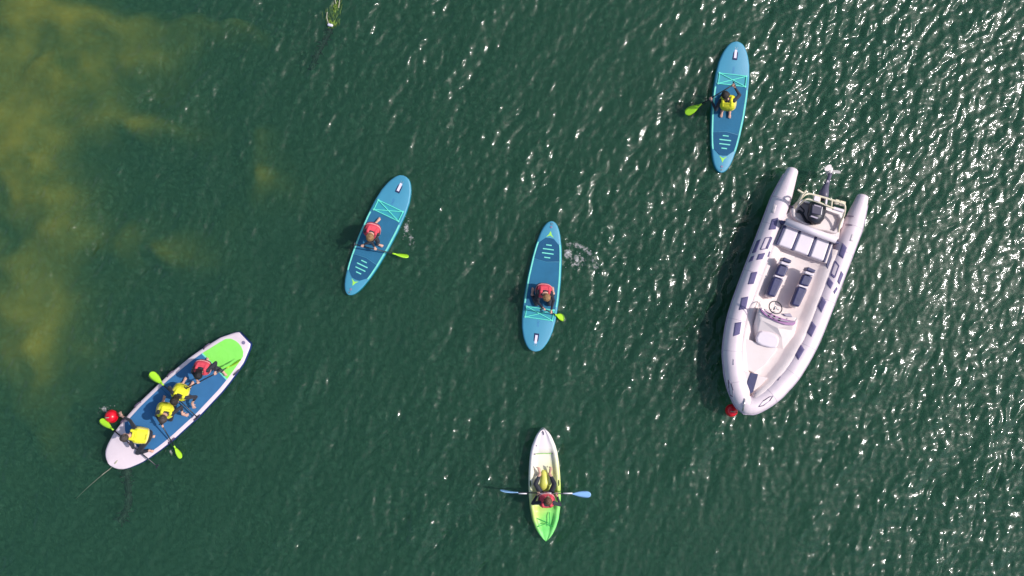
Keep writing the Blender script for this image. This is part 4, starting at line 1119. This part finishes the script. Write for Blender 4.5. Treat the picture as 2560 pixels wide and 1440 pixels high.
o = MB().add(loft([[P(*Z1(1235, 330), .56), P(*Z1(1275, 345), .56), P(*Z1(1275, 345), .50), P(*Z1(1235, 330), .50)], [P(*Z1(1258, 262), .56), P(*Z1(1278, 268), .56), P(*Z1(1278, 268), .50), P(*Z1(1258, 262), .50)]])).build('cavitation_plate', M['strake'], rib); sub(o, motor)
hub = P(*Z1(1298, 160), .45); hd = (legp[-1] - legp[-3]).normalized()
mbp = MB().add(capsule(hub - hd * .04, .05, hub + hd * .05, .035, 10)); _, s_, u_ = frame(hd)
for k in range(3):
    a0 = .45 + 2 * PI * k / 3; dr = s_ * math.cos(a0) + u_ * math.sin(a0); tn = hd.cross(dr)
    rings = []
    for r_, wv in ((.03, .035), (.08, .07), (.14, .095), (.19, .08), (.22, .035)):
        c = hub + dr * r_; sk = (hd * .75 + tn * .66)
        rings.append([c - sk * wv - tn * .004, c - sk * wv + tn * .006, c + sk * wv + tn * .006, c + sk * wv - tn * .004])
    mbp.add(loft(rings))
o = mbp.build('propeller', M['prop'], rib, smooth=False, bevel=.004); sub(o, motor)

# --- stainless stern arch
AZ = .96
arch = MB().add(tube(catmull([P(*Z1(x, y), z) for x, y, z in ((905, 570, .55), (950, 490, .80), (1000, 435, AZ), (1050, 412, AZ), (1120, 425, AZ), (1230, 455, AZ), (1340, 490, AZ), (1430, 520, AZ), (1452, 560, .95), (1440, 640, .8), (1405, 720, .65), (1378, 830, .55))], 5), .024, 10)).build('stern_arch', M['cream'], rib, smooth=True)
o = MB().add(tube(catmull([P(*Z1(x, y), z) for x, y, z in ((960, 530, .72), (1010, 482, .93), (1060, 473, .95), (1180, 512, .95), (1300, 560, .95), (1400, 592, .88), (1438, 610, .8))], 5), .020, 10)).build('lower_rail', M['cream'], rib, smooth=True); sub(o, arch)
for a, b in (((1118, 425), (1105, 488)), ((1180, 442), (1172, 508)), ((1245, 460), (1236, 532)), ((1310, 482), (1302, 560))):
    o = MB().add(tube([P(*Z1(*a), AZ), P(*Z1(*b), .95)], .020, 8)).build('cross_bar', M['cream'], rib, smooth=True); sub(o, arch)
for Q, z in (([(1122, 432), (1180, 448), (1172, 500), (1112, 482)], .985), ([(1245, 470), (1262, 476), (1254, 530), (1238, 524)], .985)):
    o = MB().add(ppx([Z1(*q) for q in Q], z - .02, z + .01)).build('arch_plate', M['upholstery'], rib); sub(o, arch)
o = MB().add(tube([P(*Z1(905, 560), .56), P(*Z1(975, 440), 1.0), P(*Z1(1000, 400), 1.08)], .026, 10)).build('light_mast', M['cream'], rib, smooth=True); sub(o, arch)
o = MB().add(capsule(P(*Z1(940, 372), 1.1), .024, P(*Z1(990, 402), 1.1), .022)).add(capsule(P(*Z1(1022, 385), 1.1), .03, P(*Z1(1005, 405), 1.1), .022)).build('mast_light', M['cream'], rib, smooth=True); sub(o, arch)
for Q, m in (([(1350, 468), (1395, 480), (1388, 530), (1342, 515)], M['cream']), ([(1400, 482), (1462, 498), (1455, 545), (1395, 530)], M['cream']), ([(1330, 550), (1450, 585), (1440, 615), (1322, 580)], M['upholstery'])):
    o = MB().add(ppx([Z1(*q) for q in Q], .84, .95)).build('stern_box', m, rib, bevel=.015); sub(o, arch)

# ================================================================== buoys, rope, weed, foam
def buoy(loc, r, label):
    loc = Vector(loc); root = thing('buoy', loc, label, 'buoy', 'red mooring buoys')
    rings = []
    for i in range(15):
        th = PI * (i + .02) / 14.04; z = math.cos(th) * r * (1.0 if th > .8 else 1.0); w_ = math.sin(th) * r
        rings.append([loc + V3(w_ * math.cos(a), w_ * math.sin(a), z) for a in np.linspace(0, 2 * PI, 25)[:-1]])
    MB().add(loft(rings)).build('float', M['red'], root, smooth=True)
    MB().add(tube([loc + V3(0, 0, r * .93), loc + V3(0, 0, r * 1.10)], r * .20, 12)).build('neck', M['red'], root, bevel=.008)
    MB().add(tube([loc + V3(-.6 * r * .25 + .04 * math.cos(a), 0, r * 1.12 + .04 * math.sin(a)) for a in np.linspace(0, 2 * PI, 13)], .010, 6, cap=False)).build('eye_ring', M['rope'], root, smooth=True)
    MB().add(tube([loc + V3(r * math.cos(a) * 1.004, r * math.sin(a) * 1.004, 0) for a in np.linspace(0, 2 * PI, 33)], .006, 5, cap=False)).build('seam', M['red'], root)
    return root
buoy(P(279, 1041, .10), .155, 'red ball buoy held by the child at the bow of the big board')
buoy(P(1829, 1026, .13), .15, 'red ball buoy tucked under the motorboat bow')

rp = thing('tow_rope', P(285, 1163, .12), 'pale rope trailing from the bow of the big white board', 'rope')
pts = catmull([P(292, 1154, BIG_Z + .05), P(283, 1164, BIG_Z + .035), P(276, 1171, .08), P(258, 1185, .0), P(238, 1202, -.03), P(222, 1216, -.08), P(208, 1229, -.2), P(190, 1247, -.5)], 6)
MB().add(tube(pts, .009, 7)).build('line', M['rope'], rp, smooth=True)
MB().add(capsule(P(294, 1151, BIG_Z + .03), .022, P(288, 1158, BIG_Z + .05), .022)).build('knot', M['rope'], rp, smooth=True)

def weed_clump():
    root = thing('weed_clump', P(830, 40, 0), 'yellow-green weed clump on a rope floating at the top edge', 'seaweed')
    rr = random.Random(4); mb = MB()
    for k in range(150):
        t = rr.random() ** .9; cx = 826 + 14 * t + rr.gauss(0, 6.5 * (.75 + .6 * math.sin(PI * t))); cy = 64 - 62 * t + rr.uniform(-4, 4)
        z = -.06 + .08 * rr.random() * (1 - abs(cx - (826 + 14 * t)) / 25); a = rr.gauss(PI / 2 - .2, .28); ln = rr.uniform(.09, .24)
        p0 = P(cx, cy, z); d = V3(math.cos(a), math.sin(a), 0); s = V3(-d.y, d.x, 0); wv = rr.uniform(.010, .022)
        rings = []
        for i in range(5):
            u = i / 4; c = p0 + d * ln * (u - .5) + V3(0, 0, -.06 * (u - .4) ** 2 + .012 * math.sin(6 * u + k)); w_ = wv * math.sin(PI * (.12 + .8 * u)); 
            rings.append([c - s * w_, c + V3(0, 0, .004), c + s * w_, c - V3(0, 0, .003)])
        mb.add(loft(rings))
    mb.build('fronds', M['weed'], root, smooth=True)
    MB().add(capsule(P(822, 62, .03), .035, P(829, 63.5, .03), .035)).build('float', M['label_white'], root, smooth=True)
    for pts in (((846, 20, .04), (849, 0, .03), (848, -30, .02), (842, -80, -.1)), ((840, 10, .03), (837, -6, .02), (838, -30, 0), (845, -80, -.1)), ((818, 30, .05), (817, 45, .05), (822, 60, .04))):
        MB().add(tube(catmull([P(*q) for q in pts], 5), .011, 6)).build('rope', M['rope'], root, smooth=True)
    return root
weed_clump()
def sunk_line(label, pts, r):  # dark lumpy tube with short spurs, drawn as a streak just below the surface
    root = thing('sunken_streak', P(*pts[0][:2], pts[0][2]), label, 'rope'); rr = random.Random(len(label))
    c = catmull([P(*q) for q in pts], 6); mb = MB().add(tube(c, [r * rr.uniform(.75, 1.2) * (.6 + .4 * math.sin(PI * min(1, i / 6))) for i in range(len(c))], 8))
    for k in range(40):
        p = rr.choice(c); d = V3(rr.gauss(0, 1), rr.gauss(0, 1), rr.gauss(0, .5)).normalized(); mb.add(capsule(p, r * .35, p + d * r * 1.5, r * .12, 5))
    mb.build('lumpy_tube', M['streak_dark'], root, smooth=True)
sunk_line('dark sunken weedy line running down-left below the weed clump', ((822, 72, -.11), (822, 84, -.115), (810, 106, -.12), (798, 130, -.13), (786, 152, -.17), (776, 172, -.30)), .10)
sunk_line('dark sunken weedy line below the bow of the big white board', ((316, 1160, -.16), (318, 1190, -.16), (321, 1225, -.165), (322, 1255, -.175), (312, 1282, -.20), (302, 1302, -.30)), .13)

def foam(label, box, fn, blobs, seed):
    """thin film of foam riding on the waves: a fine sheet whose cover follows fn(px, py), plus a few raised bubbles"""
    x0, y0, x1, y1 = box; st = 1.6; nx = int((x1 - x0) / st) + 1; ny = int((y1 - y0) / st) + 1
    px = np.linspace(x0, x1, nx); py = np.linspace(y0, y1, ny); PX, PY = np.meshgrid(px, py)
    X, Y = (PX - 1280) / S_PX, (720 - PY) / S_PX; Zw = water_h(X, Y) + .006; den = fn(PX, PY)
    idx = np.arange(nx * ny).reshape(ny, nx); V = [Vector(v) for v in np.stack([X, Y, Zw], -1).reshape(-1, 3)]; dl = den.ravel(); Fq = []
    for j in range(ny - 1):
        for i in range(nx - 1):
            if max(den[j, i], den[j, i + 1], den[j + 1, i], den[j + 1, i + 1]) > .22: Fq.append((int(idx[j, i]), int(idx[j + 1, i]), int(idx[j + 1, i + 1]), int(idx[j, i + 1])))
    rr = random.Random(seed); mb = MB(); mb.add((V, Fq)); dens = list(dl)
    base = [Vector(v) for v in ((1, 0, 0), (0, 1, 0), (-1, 0, 0), (0, -1, 0), (0, 0, 1), (0, 0, -1))]; bf = [(0, 1, 4), (1, 2, 4), (2, 3, 4), (3, 0, 4), (1, 0, 5), (2, 1, 5), (3, 2, 5), (0, 3, 5)]
    for x, y, r in blobs:
        p = P(x, y, 0); z = float(water_h(p.x, p.y)); mb.add(([Vector((p.x + v.x * r, p.y + v.y * r, z + v.z * r * .5 + .004)) for v in base], bf)); dens += [1.0] * 6
    me = bpy.data.meshes.new('foam'); me.from_pydata([tuple(v) for v in mb.V], [], mb.F); me.update()
    at = me.attributes.new('foam_cover', 'FLOAT', 'POINT'); at.data.foreach_set('value', np.array(dens, dtype=np.float32))
    me.materials.append(M['foam']); me.polygons.foreach_set('use_smooth', [True] * len(me.polygons))
    o = bpy.data.objects.new('foam', me); scene.collection.objects.link(o); return tag(o, label, 'foam', kind='stuff')
G_ = lambda x, y, cx, cy, rx, ry: np.exp(-((x - cx) / rx) ** 2 - ((y - cy) / ry) ** 2)
def splash_c(x, y):
    r = np.hypot((x - 1425) / 66, (y - 672) / 62); th = np.arctan2(672 - y, x - 1425)
    cres = np.exp(-((r - .97) / .24) ** 2) * np.clip((th + .35) / .4, 0, 1) * np.clip((2.2 - th) / .5, 0, 1)
    return np.maximum.reduce([.64 * G_(x, y, 1420, 634, 18, 20), .49 * cres, .50 * G_(x, y, 1444, 652, 40, 42)])
rr = random.Random(8)
foam('white paddle splash foam beside the central blue board', (1404, 592, 1506, 720), splash_c, [(rr.gauss(1440, 26), rr.gauss(648, 24), rr.uniform(.004, .011)) for k in range(60)], 1)
foam('small bubbles trailing beside the leftmost blue board', (994, 530, 1052, 650), lambda x, y: np.maximum(.56 * G_(x, y, 1016, 570, 12, 24), .5 * G_(x, y, 1028, 606, 14, 26)), [(rr.gauss(1016, 7), rr.gauss(575, 18), rr.uniform(.004, .010)) for k in range(24)], 2)
foam('small bubbles beside the red ball at the bow of the big board', (236, 1000, 290, 1050), lambda x, y: .56 * G_(x, y, 262, 1024, 15, 14), [(rr.gauss(262, 8), rr.gauss(1024, 7), rr.uniform(.004, .010)) for k in range(16)], 3)
foam('tiny froth by the paddle blade below the big board', (412, 1112, 446, 1150), lambda x, y: .56 * G_(x, y, 428, 1130, 10, 10), [(rr.gauss(428, 6), rr.gauss(1130, 6), rr.uniform(.004, .010)) for k in range(10)], 4)
